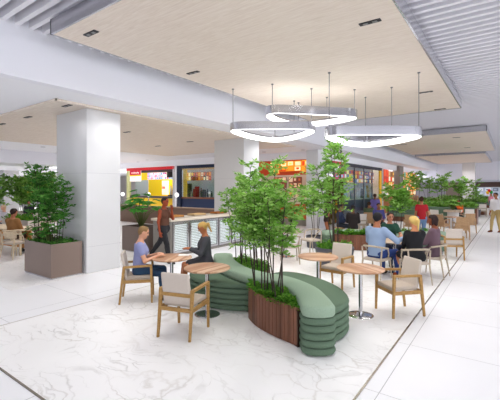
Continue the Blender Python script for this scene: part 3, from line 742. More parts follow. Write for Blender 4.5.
for k, (a, b) in enumerate(((-.1, .3), (.35, .62))): board('poster', s, a, b, 1.5, 2.55, 1.2, ['f6ece4', 'f0d8d0', 'd87a6a', 'efe2d8'], 1, 5, 120+k, 'f4ece6')
goods('syrup_bottle', s, 1.05, 2.0, .9, 1.0, 1.5, 5, ['d8e2e6', '8a4a2a', 'a43a22', 'c9d4dc', '3a3a3a'], 7, 1.1, label='tall bottle on the machine shelf of the yellow kiosk')
MB().box(.9, 2.15, .85, 1.1, 1.3, 1.5).build('machine_shelf', mat('2d2a2c'), s, False)
MB().box(1.55, 2.15, .2, .4, 2.75, 3.3).build('speaker_box', mat('2a2022'), s, False)
# blue shop
s = shop((-16.05, 17.0, 0), 'navy framed snack shop with lit menu boards, left of the second white column'); X0, X1 = -2.45, 3.2
f = MB(); f.box(X0, X1, -.02, .12, 3.3, 3.5); f.box(X0+.14, X0+.5, -.02, .12, 0, 3.3); f.box(X1-.2, X1, -.02, .12, 0, 3.3); f.build('navy_frame', mat('25304a', .4), s, False)
MB().box(X0-.02, X0+.14, -.08, -.02, 0, 3.49).build('white_mullion', mat('eeeef4', .4, 0, .1), s, False)
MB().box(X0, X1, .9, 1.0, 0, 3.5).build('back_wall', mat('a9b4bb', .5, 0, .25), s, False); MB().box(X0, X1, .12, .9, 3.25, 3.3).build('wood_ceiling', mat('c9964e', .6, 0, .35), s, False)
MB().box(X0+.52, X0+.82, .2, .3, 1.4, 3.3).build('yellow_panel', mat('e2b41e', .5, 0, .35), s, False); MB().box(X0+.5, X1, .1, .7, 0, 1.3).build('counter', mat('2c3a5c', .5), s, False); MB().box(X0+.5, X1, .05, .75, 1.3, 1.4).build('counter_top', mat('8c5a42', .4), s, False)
for k in range(5): board('menu_board', s, -1.9+k*.46, -1.5+k*.46, 2.5, 3.05, .5, ['f2d430', 'e8862a', 'c8382a', 'fff0c8', '8a3a1e', 'f0a040'], 2, 2, 140+k, ['e8c22c', '7a2a1c', 'd8702a', '3a241c', 'c04a28'][k], .7)
goods('bottle', s, -1.6, .5, .45, .6, 1.42, 12, ['c03028', 'e0d6c8', '2a3a5a', '8a2a2a', 'd8b060', '505866', 'e8e0d8'], 9, .6, label='bottle on the counter of the navy framed shop')
q = MB(); q.box(-.17, .17, -.15, .15, 0, .55); q.box(-.17, .17, 0, .15, .55, .7); tag(q.build('drink_machine', mat('a8202a', .35, 0, .1), None, False, .03, loc=(-16.9, 17.35, 1.4)), 'red drink machine on the counter of the navy framed shop', 'machine')
q = MB(); q.box(-.15, .15, -.12, .12, 0, .4); q.box(-.12, .12, -.02, .12, .4, .5); tag(q.build('drink_machine', mat('2f3644', .35), None, False, .03, loc=(-16.2, 17.3, 1.4)), 'dark drink machine on the counter of the navy framed shop', 'machine')
MB().box(-1.75, -1.5, .4, .6, 1.4, 2.3).build('dark_shelf_unit', mat('3c3530', .35), s, False)
MB().box(X0+.5, X1-.2, .06, .07, 1.4, 3.3).build('glass_pane', M['glass'], s, False)
# red shop
s = shop((-9.9, 17.0, 0), 'orange red snack shop behind the bench trees'); X0, X1 = -2.3, 1.5
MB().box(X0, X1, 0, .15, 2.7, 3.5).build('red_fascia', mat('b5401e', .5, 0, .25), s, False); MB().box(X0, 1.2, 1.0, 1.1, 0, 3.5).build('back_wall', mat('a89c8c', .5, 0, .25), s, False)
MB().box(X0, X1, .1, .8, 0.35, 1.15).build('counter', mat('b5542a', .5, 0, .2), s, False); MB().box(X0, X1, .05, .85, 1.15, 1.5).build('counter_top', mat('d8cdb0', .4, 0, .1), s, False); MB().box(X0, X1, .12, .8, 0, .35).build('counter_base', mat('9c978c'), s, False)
for k, (a, b, z0, z1) in enumerate(((-.95, -.35, 2.75, 3.42), (-.3, 1.0, 2.9, 3.44), (1.02, 1.5, 2.85, 3.46))): board('menu_board', s, a, b, z0, z1, -.01, ['f29a2a', 'f7d060', 'd84a1e', 'ffe9b0', 'c83a1a'], 3, 2, 160+k, ['e0562a', 'ef9426', 'f2b23c'][k], .75)
for k in range(2): board('menu_board', s, -.9+k*.95, -.1+k*.95, 2.0, 2.6, .3, ['c86a4a', 'e8c8a8', '8a4a38', 'd89a70'], 3, 2, 170+k, '7a4a3c', .4)
goods('sauce_bottle', s, -1.9, 1.6, .9, 1.0, 1.5, 9, ['c03028', 'e8d8b8', '6a3a2a', 'd8a040'], 12, .4, label='sauce bottle on the counter of the orange red shop')
# right shops facing +X (local x out of the front)
s = shop((-7.95, 18.9, 0), 'yellow shelf shop with poster band behind the woman in the dark dress')
MB().box(-.1, 0, -1.6, 1.6, 3.35, 3.5).build('top_strip', mat('b02438', .5, 0, .3), s, False)
board('poster_band', s, -1.55, 1.55, 2.5, 3.3, 0, ['8a6aa8', 'e8e0ee', 'c04a6a', '6aa0c0', 'f0e8f0'], 4, 2, 180, '5a4a72', .5, 'x')
MB().box(-.55, -.5, -1.6, 1.6, 0, 2.5).build('back_panel', mat('e8c81a', .5, 0, .4), s, False)
q = MB()
for k in range(6): q.box(-.5, -.02, -1.6+k*.62, -1.56+k*.62, 0, 2.5)
for k in range(6): q.box(-.5, -.02, -1.6, 1.6, .02+k*.49, .06+k*.49)
q.build('shelf_lattice', mat('5a4d20', .5), s, False)
for k in range(5): goods('shelf_item', s, -1.5, 1.45, -.3, -.2, .06+k*.49, 9, ['f2d21c', 'f0c020', 'e8e0d0', 'c05a2a', '7a9a3a'], 190+k, .36, 'x', label='small item on '+('the bottom shelf', 'the second lowest shelf', 'the middle shelf', 'the second highest shelf', 'the top shelf')[k]+' of the yellow shelf shop')
s = shop((-7.95, 24.4, 0), 'glazed shop with coloured menu boards behind the seated people, left of the orange shopfront')
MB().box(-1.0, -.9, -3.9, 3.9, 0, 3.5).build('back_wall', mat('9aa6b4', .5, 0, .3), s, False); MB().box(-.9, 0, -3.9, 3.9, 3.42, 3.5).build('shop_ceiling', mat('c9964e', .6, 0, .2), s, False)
MB().box(-.12, .02, -3.9, 3.9, 3.3, 3.5).build('dark_lintel', mat('3a3a48'), s, False)
MB().box(-.7, -.15, -3.7, 3.0, 0, 1.25).build('counter', mat('5a5470', .5), s, False); MB().box(-.75, -.1, -3.75, 3.05, 1.25, 1.32).build('counter_top', mat('d8d4cc', .4), s, False)
for k in range(6): board('menu_board', s, -3.6+k*1.1, -2.6+k*1.1, 2.35, 3.15, -.4, ['f2d430', 'e8862a', 'c8382a', 'fff0c8', '6a3a7a', 'f0e0e0', '3a7ab0'], 3, 3, 200+k, ['6a2a3a', 'e8c22c', '7a2a1c', 'd8702a', '3a4a7c', 'c04a28'][k], .7, 'x')
goods('bottle', s, -3.5, 2.8, -.45, -.3, 1.32, 16, ['3a8ab8', 'e0d6c8', '2a3a5a', 'd8d8e0', 'd8b060', '505866', '88c0d8'], 21, .9, 'x', label='bottle on the counter of the glazed shop')
MB().box(-.1, .02, 3.2, 3.6, 0, 3.3).build('yellow_post', mat('e0a81c', .5, 0, .3), s, False); MB().box(-.15, .05, 3.65, 3.95, 0, 3.5).build('mullion', mat('c9ccd2', .4), s, False)
MB().box(-.03, -.02, -3.9, 3.2, 0, 3.3).build('glass_pane', M['glass'], s, False)
for k in range(1, 4): MB().box(-.06, .0, -3.9+k*1.78-.03, -3.9+k*1.78+.03, 0, 3.3).build('glazing_bar', mat('5c606a', .4), s, False)
s = shop((-7.95, 30.4, 0), 'orange and red shopfront with a wood lower wall, left of the grey brown pillar')
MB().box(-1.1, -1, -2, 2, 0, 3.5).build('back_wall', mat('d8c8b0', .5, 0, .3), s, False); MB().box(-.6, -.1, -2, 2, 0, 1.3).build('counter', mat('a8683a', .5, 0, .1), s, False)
board('red_panel', s, -1.9, -.5, 2.2, 3.45, 0, ['d83a1e', 'e85a2a', 'c8301c'], 2, 2, 230, 'c8402a', .5, 'x'); board('menu_board', s, -.4, 1.9, 1.6, 3.4, -.2, ['f2c860', 'e8862a', 'f7ead0', 'd84a1e', '8a5a38', 'c8a878'], 4, 4, 231, 'b07a4a', .55, 'x')
s = shop((-7.95, 37.6, 0), 'far orange and yellow patterned shopfront right of the grey brown pillar')
MB().box(-1.1, -1, -3.7, 4.5, 0, 3.5).build('back_wall', mat('c8a888', .5, 0, .3), s, False); MB().box(-.6, -.1, -3.7, 4.4, 0, 1.2).build('counter', mat('a8784a', .5), s, False)
board('pattern_panel', s, -3.6, 2.4, 1.3, 3.45, 0, ['e8862a', 'f2d430', 'd84a1e', 'f7ead0', '3a9a8a', 'e8a050', 'fff'+'0c8'], 7, 5, 240, 'd88a4a', .55, 'x')
board('menu_board', s, 2.5, 4.4, 1.8, 3.3, 0, ['8a5a48', 'c86a4a', '5a4a4a', 'd8a888'], 3, 3, 241, '6a4a42', .4, 'x')
# far end beyond the cross bulkhead
s = shop((-2, 62, 0), 'far end shop windows with a dark brown header, beyond the hedges')
MB().box(-3.0, 8, -.4, 0, 2.15, 2.85).build('brown_header', mat('6b564c', .6), s, False); MB().box(-14, -6, -.3, 0, 0, 2.85).build('grey_panel', mat('b5b0b2', .6), s, False); MB().box(-6, -3.9, -.34, 0, 0, 2.85).build('tan_panel', mat('a5917f', .6), s, False)
MB().box(-3.9, -3.0, -.2, 0, 0, 2.85).build('white_panel', mat('e4e4ea', .5), s, False)
board('window_display', s, -3.0, 8, .2, 2.1, -.05, ['dfe3ea', 'c9ced8', '9aa2b0', 'e9ecf2', '6a7280', 'd8a8b0'], 12, 3, 250, 'b9c0cc', .5)
# ------------------------------------------------------------------ people: implicit surfaces meshed with surface nets
def V(*a): return np.array(a, float)
def sdf_mesh(prims, vox, clip=None, infl=0.):
    # prims: (a, b, ra, rb, k)
    lo = np.min([np.minimum(p[0]-p[2], p[1]-p[3]) for p in prims], 0)-infl-3*vox
    hi = np.max([np.maximum(p[0]+p[2], p[1]+p[3]) for p in prims], 0)+infl+3*vox
    n = np.ceil((hi-lo)/vox).astype(int)+1
    ax = [lo[i]+vox*np.arange(n[i]) for i in range(3)]
    Dg = np.full(n, 1.0)
    for a, b, ra, rb, k in prims:
        m = max(ra, rb)+infl+k+2.5*vox
        i0 = np.maximum(((np.minimum(a, b)-m-lo)/vox).astype(int), 0); i1 = np.minimum(((np.maximum(a, b)+m-lo)/vox).astype(int)+2, n)
        x = ax[0][i0[0]:i1[0], None, None]; y = ax[1][None, i0[1]:i1[1], None]; z = ax[2][None, None, i0[2]:i1[2]]
        ba = b-a; L2 = max(float(ba@ba), 1e-9)
        t = np.clip(((x-a[0])*ba[0]+(y-a[1])*ba[1]+(z-a[2])*ba[2])/L2, 0, 1)
        d = np.sqrt((x-a[0]-t*ba[0])**2+(y-a[1]-t*ba[1])**2+(z-a[2]-t*ba[2])**2)-(ra+(rb-ra)*t)-infl
        sl = (slice(i0[0], i1[0]), slice(i0[1], i1[1]), slice(i0[2], i1[2]))
        o = Dg[sl]; h = np.maximum(k-np.abs(o-d), 0)/k
        Dg[sl] = np.minimum(o, d)-h*h*k*.25
    if clip is not None:
        Dg = np.maximum(Dg, clip(ax[0][:, None, None], ax[1][None, :, None], ax[2][None, None, :]))
    ins = Dg < 0
    c = [(i, j, k) for i in (0, 1) for j in (0, 1) for k in (0, 1)]
    sub = lambda A, i, j, k: A[i:n[0]-1+i, j:n[1]-1+j, k:n[2]-1+k]
    cnt = sum(sub(ins, *q).astype(np.int8) for q in c)
    act = (cnt > 0) & (cnt < 8); idx = np.argwhere(act)
    if len(idx) == 0: return [], []
    vid = np.full(n-1, -1); vid[act] = np.arange(len(idx))
    acc = np.zeros((len(idx), 3)); w = np.zeros(len(idx))
    for q in c:
        for d_ in range(3):
            if q[d_]: continue
            q2 = list(q); q2[d_] = 1
            A = Dg[tuple((idx+np.array(q)).T)]; B = Dg[tuple((idx+np.array(q2)).T)]
            cr = (A < 0) != (B < 0); t = np.where(cr, A/np.where(A-B == 0, 1, A-B), 0)
            p = np.array(q, float)[None, :].repeat(len(idx), 0); p[:, d_] = t
            acc += p*cr[:, None]; w += cr
    vs = lo+(idx+acc/np.maximum(w, 1)[:, None])*vox
    fs = []
    for d_ in range(3):
        e = [0, 0, 0]; e[d_] = 1; A = ins; sh = [slice(None)]*3; sh2 = [slice(None)]*3
        sh[d_] = slice(0, -1); sh2[d_] = slice(1, None)
        E = np.argwhere(A[tuple(sh)] != A[tuple(sh2)])
        a1, a2 = (d_+1) % 3, (d_+2) % 3
        E = E[(E[:, a1] > 0) & (E[:, a2] > 0) & (E[:, a1] < n[a1]-1) & (E[:, a2] < n[a2]-1)]
        o1 = np.zeros(3, int); o1[a1] = 1; o2 = np.zeros(3, int); o2[a2] = 1
        Q = np.stack([vid[tuple((E-o1-o2).T)], vid[tuple((E-o2).T)], vid[tuple(E.T)], vid[tuple((E-o1).T)]], 1)
        fl_ = A[tuple(E.T)]
        Q[~fl_] = Q[~fl_][:, ::-1]
        fs.append(Q)
    return vs, np.concatenate(fs)
def ik(a, b, l1, l2, pole):
    d = b-a; L = np.linalg.norm(d)
    if L > (l1+l2)*.995: b = a+d/L*(l1+l2)*.995; d = b-a; L = np.linalg.norm(d)
    x = (l1*l1-l2*l2+L*L)/(2*L); h = math.sqrt(max(l1*l1-x*x, 0)); u = d/L; p = pole-u*(pole@u); p = p/max(np.linalg.norm(p), 1e-6)
    return a+u*x+p*h, b
def person(loc, hd, H, label, skin, hair, top, bottom, shoe, sit=False, fem=True, hairstyle='short', sleeve=2., skirt=0, hands=None, feet=None, seat=.475, lean=0., nod=.1, yaw=0., vox=.016, neck_open=0, toplow=None, skirtcol=None, z=0):
    S = H/1.75; P = []; g = {}
    Z = V(0, 0, 1)
    pz = (seat+.085*S) if sit else .94*S
    pel = V(0, 0, pz); f = V(0, math.sin(lean), math.cos(lean)); fw = V(0, math.cos(lean), -math.sin(lean)); rt = V(1, 0, 0)
    at = lambda x, y_, h: pel+rt*x*S+fw*y_*S+f*h*S
    sh = .16 if fem else .176; hp = .09 if fem else .085
    tw = 1. if not fem else .9
    R = lambda r: r*S
    tor = []
    for s_ in (-1, 1):
        tor += [(at(s_*.075, -.01, -.03), at(s_*.06*tw, 0, .16), R(.105 if fem else .1), R(.085*tw), R(.06)), (at(s_*.06*tw, 0, .16), at(s_*.08, .005, .36), R(.085*tw), R(.1*tw), R(.06)),
                (at(s_*.08, .0, .38), at(s_*(sh-.03), -.01, .455), R(.092*tw), R(.052), R(.06))]
        if fem: tor += [(at(s_*.075, .075, .33), at(s_*.075, .08, .32), R(.055), R(.055), R(.04))]
    tor += [(at(0, -.01, 0), at(0, -.01, .42), R(.09), R(.085), R(.06)), (at(0, -.02, .47), at(0, -.015, .5), R(.075), R(.06), R(.05))]
    nb = at(0, -.015, .5); cy_, sy_ = math.cos(yaw), math.sin(yaw)
    hf = V(-sy_, cy_, 0); hr = V(cy_, sy_, 0); hu = Z.copy()
    hf2 = hf*math.cos(nod)-hu*math.sin(nod); hu2 = hu*math.cos(nod)+hf*math.sin(nod)
    hc = at(0, .02, .68)+hf*.015*S
    Sh = S*.93; Rh = lambda r: r*Sh
    hd_ = lambda x, y_, q: hc+hr*x*Sh+hf2*y_*Sh+hu2*q*Sh
    neck = [(nb, hd_(0, -.02, -.06), R(.05 if fem else .056), R(.048 if fem else .055), R(.03))]
    hed = [(hd_(0, -.02, .03), hd_(0, .01, .035), Rh(.088), Rh(.084), Rh(.02)), (hd_(0, .025, -.02), hd_(0, .055, -.088), Rh(.066), Rh(.03), Rh(.04)), (hd_(0, .0, -.05), hd_(0, .03, -.07), Rh(.058), Rh(.045), Rh(.03)),
           (hd_(0, .088, .008), hd_(0, .106, -.022), Rh(.008), Rh(.013), Rh(.012)), (hd_(-.03, .08, -.055), hd_(.03, .08, -.055), Rh(.008), Rh(.008), Rh(.016)),
           (hd_(-.03, .082, .03), hd_(.03, .082, .03), Rh(.01), Rh(.01), Rh(.02))]
    for s_ in (-1, 1): hed += [(hd_(s_*.084, -.012, .012), hd_(s_*.08, -.008, -.025), Rh(.014), Rh(.009), Rh(.008))]
    arms = {}; hands = hands or {}
    armp = []; upa = []; fore = []; handp = []
    for s_, nm in ((-1, 'l'), (1, 'r')):
        so = at(s_*sh, -.01, .44); tgt = hands.get(nm)
        if tgt is None: wr = so+V(s_*.07*S, .03*S, -.53*S) if not sit else V(s_*.13*S, .32*S, pz+.1*S)
        else: wr = V(*tgt)
        el, wr = ik(so, wr, .29*S, .255*S, V(s_*.5, -.8, -.5))
        upa += [(so, el, R(.052 if fem else .06), R(.038 if fem else .044), R(.04))]; fore += [(el, wr, R(.037 if fem else .043), R(.025 if fem else .029), R(.02))]
        dr = (wr-el)/np.linalg.norm(wr-el); dh = dr+V(0, .15, -.15) if tgt is not None else dr; dh = dh/np.linalg.norm(dh)
        nrm = V(0, 0, 1) if abs(dh[2]) < .75 else V(s_*1., 0, 0)
        sd = np.cross(dh, nrm); sd = sd/np.linalg.norm(sd); nrm = np.cross(sd, dh)
        if np.dot(sd, V(s_, 0, 0)) > 0 and abs(dh[2]) < .75: sd = -sd       # thumb side is inward
        elif abs(dh[2]) >= .75: sd = V(0, 1, 0)-dh*dh[1]; sd = sd/np.linalg.norm(sd); nrm = V(s_, 0, 0)
        hp_ = [(wr, wr+dh*.05*S, R(.024), R(.026), R(.02))]
        for w_ in (-.02, .02): hp_ += [(wr+dh*.02*S+sd*w_*S*.5, wr+dh*.085*S+sd*w_*S, R(.017), R(.014), R(.015))]
        cu = -nrm if abs(dh[2]) < .75 else -nrm
        for i, (w_, L_) in enumerate(((.033, .068), (.011, .078), (-.011, .072), (-.032, .055))):
            b0 = wr+dh*.088*S+sd*w_*S; b1 = b0+(dh*.92+cu*.25)*L_*.5*S; b2 = b1+(dh*.75+cu*.6)*L_*.5*S
            hp_ += [(b0, b1, R(.0092), R(.0086), R(.004)), (b1, b2, R(.0086), R(.007), R(.003))]
        t0 = wr+dh*.028*S+sd*.026*S; t1 = t0+(sd*.75+dh*.6)*.036*S; t2 = t1+(sd*.3+dh*.9+cu*.2)*.03*S
        hp_ += [(t0, t1, R(.013), R(.0105), R(.008)), (t1, t2, R(.0105), R(.008), R(.003))]
        handp.append(hp_)
    legs = []; ft = []; feet = feet or {}; thigh = []
    for s_, nm in ((-1, 'l'), (1, 'r')):
        hpj = pel+V(s_*hp*S, 0, -.02*S)
        a0 = feet.get(nm) or ((s_*.1, .4, 0) if sit else (s_*.09, .0, 0))
        an = V(a0[0]*S, a0[1]*S, a0[2]+.085*S); kn, an = ik(hpj, an, .43*S, .42*S, V(s_*.12, 1, .35 if sit else 0))
        thigh += [(hpj, kn, R(.088 if fem else .085), R(.056), R(.05))]; legs += [(kn, an, R(.055), R(.035), R(.02)), (kn+(an-kn)*.2+V(0, -.012*S, 0), kn+(an-kn)*.45+V(0, -.01*S, 0), R(.05), R(.045), R(.03))]
        fd = V(s_*.12+(feet.get(nm+'t', 0)), 1, 0); fd = fd/np.linalg.norm(fd)
        ft.append([(an-fd*.03*S-V(0, 0, .045*S), an+fd*.1*S-V(0, 0, .052*S), R(.035), R(.034), R(.02)), (an+fd*.1*S-V(0, 0, .054*S), an+fd*.165*S-V(0, 0, .06*S), R(.034), R(.022), R(.02)), (an, an-V(0, 0, .04*S), R(.036), R(.036), R(.02))])
    body = tor+neck+hed+upa+fore+thigh+legs+ft[0]+ft[1]
    vs, fs = sdf_mesh(body, vox)
    vs = list(map(tuple, vs)); fs = [tuple(map(int, q)) for q in fs]
    hv = min(vox, .0065) if vox < .011 else vox*.6
    for hp_ in handp:
        v2, f2 = sdf_mesh(hp_, hv); o = len(vs); vs += list(map(tuple, v2)); fs += [tuple(int(i)+o for i in q) for q in f2]
    me = bpy.data.meshes.new('person'); me.from_pydata(vs, [], fs)
    me.materials.append(mat(skin, .5)); me.materials.append(mat('2a1f1c', .3)); me.materials.append(mat('a8564e', .5)); me.polygons.foreach_set('use_smooth', [True]*len(fs))
    if vox < .013:
        eyes = [hd_(s_*.032, .078, .01) for s_ in (-1, 1)]; mouth = hd_(0, .085, -.055); va = np.array(vs)
        cen = np.array([va[list(q)].mean(0) for q in fs]); mi = np.zeros(len(fs), int)
        for e in eyes:
            dd = cen-e; m_ = (np.abs(dd@hr) < .014*S) & (np.abs(dd@hu2) < .0075*S) & (np.abs(dd@hf2) < .03*S); mi[m_] = 1
            dd = cen-(e+hu2*.022*S); m_ = (np.abs(dd@hr) < .017*S) & (np.abs(dd@hu2) < .005*S) & (np.abs(dd@hf2) < .03*S); mi[m_] = 1
        dd = cen-mouth; m_ = (np.abs(dd@hr) < .024*S) & (np.abs(dd@hu2) < .0075*S) & (np.abs(dd@hf2) < .03*S); mi[m_] = 2
        me.polygons.foreach_set('material_index', mi.tolist())
    ob = bpy.data.objects.new('person', me); C.objects.link(ob); ob.location = (loc[0], loc[1], z); ob.rotation_euler = (0, 0, head(*hd)); tag(ob, label, 'person')
    def part(nm, prims, m, clip=None, infl=.012, vx=None):
        v, q = sdf_mesh(prims, vx or vox, clip, infl)
        if len(v) == 0: return
        me = bpy.data.meshes.new(nm); me.from_pydata(list(map(tuple, v)), [], [tuple(map(int, r_)) for r_ in q]); me.materials.append(m); me.polygons.foreach_set('use_smooth', [True]*len(q))
        o = bpy.data.objects.new(nm, me); C.objects.link(o); o.parent = ob; return o
    # top
    tp = list(tor); sl = min(sleeve, 1.)
    for (a, b, ra, rb, k) in upa: tp.append((a, a+(b-a)*sl, ra, ra+(rb-ra)*sl, k)) if sl > 0 else None
    if sleeve > 1:
        for (a, b, ra, rb, k) in fore: tp.append((a, a+(b-a)*(sleeve-1)*.97, ra, ra+(rb-ra)*(sleeve-1), R(.03)))
    zc = nb+f*(.0-neck_open)*S
    low = pel+f*(-.06 if toplow is None else toplow)*S
    inf = .013
    def ctop(x, y_, q):
        a = (x-zc[0])*f[0]+(y_-zc[1])*(f[1]-neck_open*3*fw[1])+(q-zc[2])*f[2]
        b = -((y_-low[1])*f[1]+(q-low[2])*f[2])
        near = np.maximum(np.abs(x)-.11*S, 0)     # only clip the neckline around the neck
        return np.maximum(a-near*3, b-np.maximum(np.abs(x)-.17*S, 0)*20)
    part('top_garment', tp, top, ctop, inf)
    pelv = [p for p in tor if p[0][2] < pz+.05*S+1e-6]
    if not skirt:
        bp = pelv+thigh+[(a, a+(b-a)*.94, ra, max(rb, ra*.8), k) for a, b, ra, rb, k in legs]
        wz = pz+.09*S
        part('trousers', bp, bottom, lambda x, y_, q: q-wz+0*x+0*y_, inf-.004)
    else:
        sk = pelv+[(a, a+(b-a)*skirt, ra*1.02, ra*1.02+(rb-ra)*skirt, R(.12)) for a, b, ra, rb, k in thigh]
        mid0 = (thigh[0][0]+thigh[1][0])/2; mid1 = (thigh[0][1]+thigh[1][1])/2; sk.append((mid0, mid0+(mid1-mid0)*skirt, R(.08), R(.07), R(.1)))
        wz = pz+.12*S
        part('skirt', sk, bottom, lambda x, y_, q: q-wz+0*x+0*y_, inf)
    for q in ft: part('shoe', q, shoe, None, .007, min(vox, .012))
    # hair
    hm = mat(hair, .7, key='hair'); cut = hd_(0, .045, .05)
    capp = [(hd_(0, -.025, .035), hd_(0, .005, .042), Rh(.098), Rh(.09), Rh(.02))]
    if hairstyle in ('short', 'tail', 'bun', 'bob', 'up'): capp += [(hd_(0, -.06, -.01), hd_(0, -.05, -.05), Rh(.055), Rh(.04), Rh(.03))]
    if hairstyle == 'bob':
        for s_ in (-1, 1): capp += [(hd_(s_*.07, -.02, .03), hd_(s_*.075, -.01, -.085), Rh(.035), Rh(.03), Rh(.03))]
        capp += [(hd_(0, -.07, 0), hd_(0, -.065, -.1), Rh(.06), Rh(.05), Rh(.03))]
    if hairstyle == 'curly': capp = [(hd_(0, -.03, .04), hd_(0, .0, .05), Rh(.112), Rh(.1), Rh(.02)), (hd_(-.05, -.04, 0), hd_(.05, -.04, 0), Rh(.085), Rh(.085), Rh(.03))]
    def chair_(x, y_, q):
        a = (x-cut[0])*hf2[0]+(y_-cut[1])*hf2[1]+(q-cut[2])*hf2[2]; b = (x-cut[0])*hu2[0]+(y_-cut[1])*hu2[1]+(q-cut[2])*hu2[2]
        return np.minimum(np.maximum(a-.02*S+.55*(-b)*(b < 0), -b-.3*S*0-.01-.02*0+(a < -.045*S)*-.2), a+.045*S) if True else a
    o = part('hair', capp, hm, chair_, .0, min(vox, .011))
    if hairstyle == 'tail': part('ponytail', [(hd_(0, -.1, .05), hd_(0, -.15, .02), Rh(.025), Rh(.034), Rh(.02)), (hd_(0, -.15, .02), hd_(0, -.14, -.17), Rh(.034), Rh(.016), Rh(.02))], hm, None, 0, min(vox, .011))
    if hairstyle == 'bun': part('hair_bun', [(hd_(0, -.09, .1), hd_(0, -.1, .1), Rh(.045), Rh(.045), Rh(.02))], hm, None, 0, min(vox, .011))
    return ob
cl = lambda h: mat(h, .85, key='cloth')
blk = mat('1d1c1f', .5)
# --- woman in lilac
person((-5.41, 4.11), (.67, .75), 1.66, 'woman with short fair hair in a lilac blouse and jeans, seated in an armchair', 'd9a183', '8a6b45', cl('8e93bd'), cl('2b4460'), blk, True, True, 'short', .45,
       hands={'l': (-.1, .3, .79), 'r': (.08, .31, .785)}, feet={'l': (.04, .5, .06), 'r': (.0, .42, .0)}, nod=.3, vox=.0095, yaw=-.1, lean=.06, neck_open=.02)
# --- woman with ponytail on the bench
person((-4.93, 5.33), (-.62, -.78), 1.68, 'woman with a blonde ponytail in a dark grey jacket, seated on the green bench', 'b9754f', 'c9a25c', cl('47474c'), cl('3e3e44'), blk, True, True, 'tail', 1.9, skirt=.75,
       hands={'l': (-.1, .33, .82), 'r': (.07, .3, .8)}, feet={'l': (-.08, .5, 0), 'r': (.1, .5, 0)}, nod=.45, vox=.0095, yaw=0, lean=.05)
o = MB(); o.box(-.1, .1, -.07, .07, 0, .006); o = o.build('sheet_of_paper', mat('f4f4f2', .6), None, False, loc=(-4.93, 4.74, .753)); o.rotation_euler = (0, 0, .6); tag(o, 'white sheet of paper on the table before the ponytail woman', 'paper')
# --- walking woman
x, y = W(164, 263)
person((x, y), (.95, .25), 1.76, 'woman walking past the drinks counter in a brown lace top and black trousers', '8f3f22', '1c1514', cl('5a3a2c'), cl('26262a'), blk, False, True, 'short', 0.,
       hands={'l': (-.06, .2, 1.42), 'r': (.27, .05, .86)}, feet={'l': (-.06, -.5, .05), 'r': (.08, .22, 0)}, nod=.05, vox=.0105, toplow=.06, neck_open=.02)
# --- group of four
person(P4, (.25, .9), 1.95, 'man in a light blue sweater and blue trousers, seated with his back turned', 'a5694a', '17151a', cl('8fa3c2'), cl('2b3f7a'), cl('3a2a22'), True, False, 'short', 1.95,
       hands={'l': (-.2, .42, .8), 'r': (.42, .38, .9)}, feet={'l': (-.12, .42, 0), 'r': (.25, .4, 0)}, nod=.05, vox=.011, yaw=.12, lean=.03)
person(P5, (.5, -.8), 1.76, 'woman in a dark green top, facing the camera across the pale table', 'b97f63', '2a1c1a', cl('1f4436'), cl('26304a'), blk, True, True, 'short', .6, hands={'l': (-.15, .4, .8), 'r': (.1, .42, .8)}, nod=.1, vox=.012)
person(P6, (-.6, .75), 1.84, 'blonde woman with a ponytail in a black dress, seated with her back to the camera', 'c98660', 'd6b56c', cl('1c1c20'), cl('1c1c20'), cl('b5532a'), True, True, 'tail', 1.9, skirt=.85, hands={'l': (-.05, .4, .66), 'r': (.08, .4, .66)},
       feet={'l': (-.12, .45, 0), 'r': (.1, .45, 0)}, nod=.1, vox=.011, yaw=.2)
person(P7, (-.9, .12), 1.82, 'brown skinned woman with short dark hair in a mauve blazer, seated beside the blonde woman', '8e4f35', '2a1714', cl('6d5560'), cl('5e4a55'), cl('b5532a'), True, True, 'bob', 1.95, skirt=.85, hands={'l': (-.08, .38, .68), 'r': (.08, .38, .68)}, nod=.05, vox=.012, yaw=.1)
# --- standing red top
x, y = D(421.5, 13.4)
person((x, y), (-.4, .9), 1.68, 'woman in a red T shirt and jeans standing with her back to the camera', 'a5694a', '3a2218', cl('a8202a'), cl('6d87ad'), blk, False, True, 'bun', .5, vox=.015, nod=.25)
x, y = W(496, 232.2)
person((x, y), (-.5, -.85), 1.80, 'man in a white shirt and khaki trousers walking at the right edge', '9a6446', '1f1715', cl('eceaec'), cl('b9a06c'), cl('6b3a22'), False, False, 'short', 1.5, feet={'l': (-.1, -.12, 0), 'r': (.1, .18, 0)}, vox=.014, toplow=-.02)
x, y = W(327.5, 231.5)
person((x, y), (-.7, -.7), 1.72, 'woman in a dark brown dress standing by the white corner pillar', 'b5704c', '2a1a16', cl('3d2e2c'), cl('3d2e2c'), blk, False, True, 'bob', 1.5, skirt=.95, vox=.015)
def bgseat(u, d, hd, lb, skin, hair, top, bot, hs='short', fem=False, H=1.74, seat=.475, dz=0):
    x, y = D(u, d); person((x, y), hd, H, lb, skin, hair, cl(top), cl(bot), blk, True, fem, hs, 1.6, vox=.017, seat=seat)
    return x, y
def stool(x, y, lb):
    r = empty('cafe_stool', (x, y, 0), 0, lb, 'stool', 'round stools under seated people'); MB().lathe(((.19, .4), (.21, .42), (.21, .455), (.19, .465)), 20).build('seat', M['tan'], r)
    for a in range(4): MB().bar((.17*math.cos(a*PI/2+.8), .17*math.sin(a*PI/2+.8), 0), (.12*math.cos(a*PI/2+.8), .12*math.sin(a*PI/2+.8), .4), .03, .03).build('leg', M['tan'], r, False)
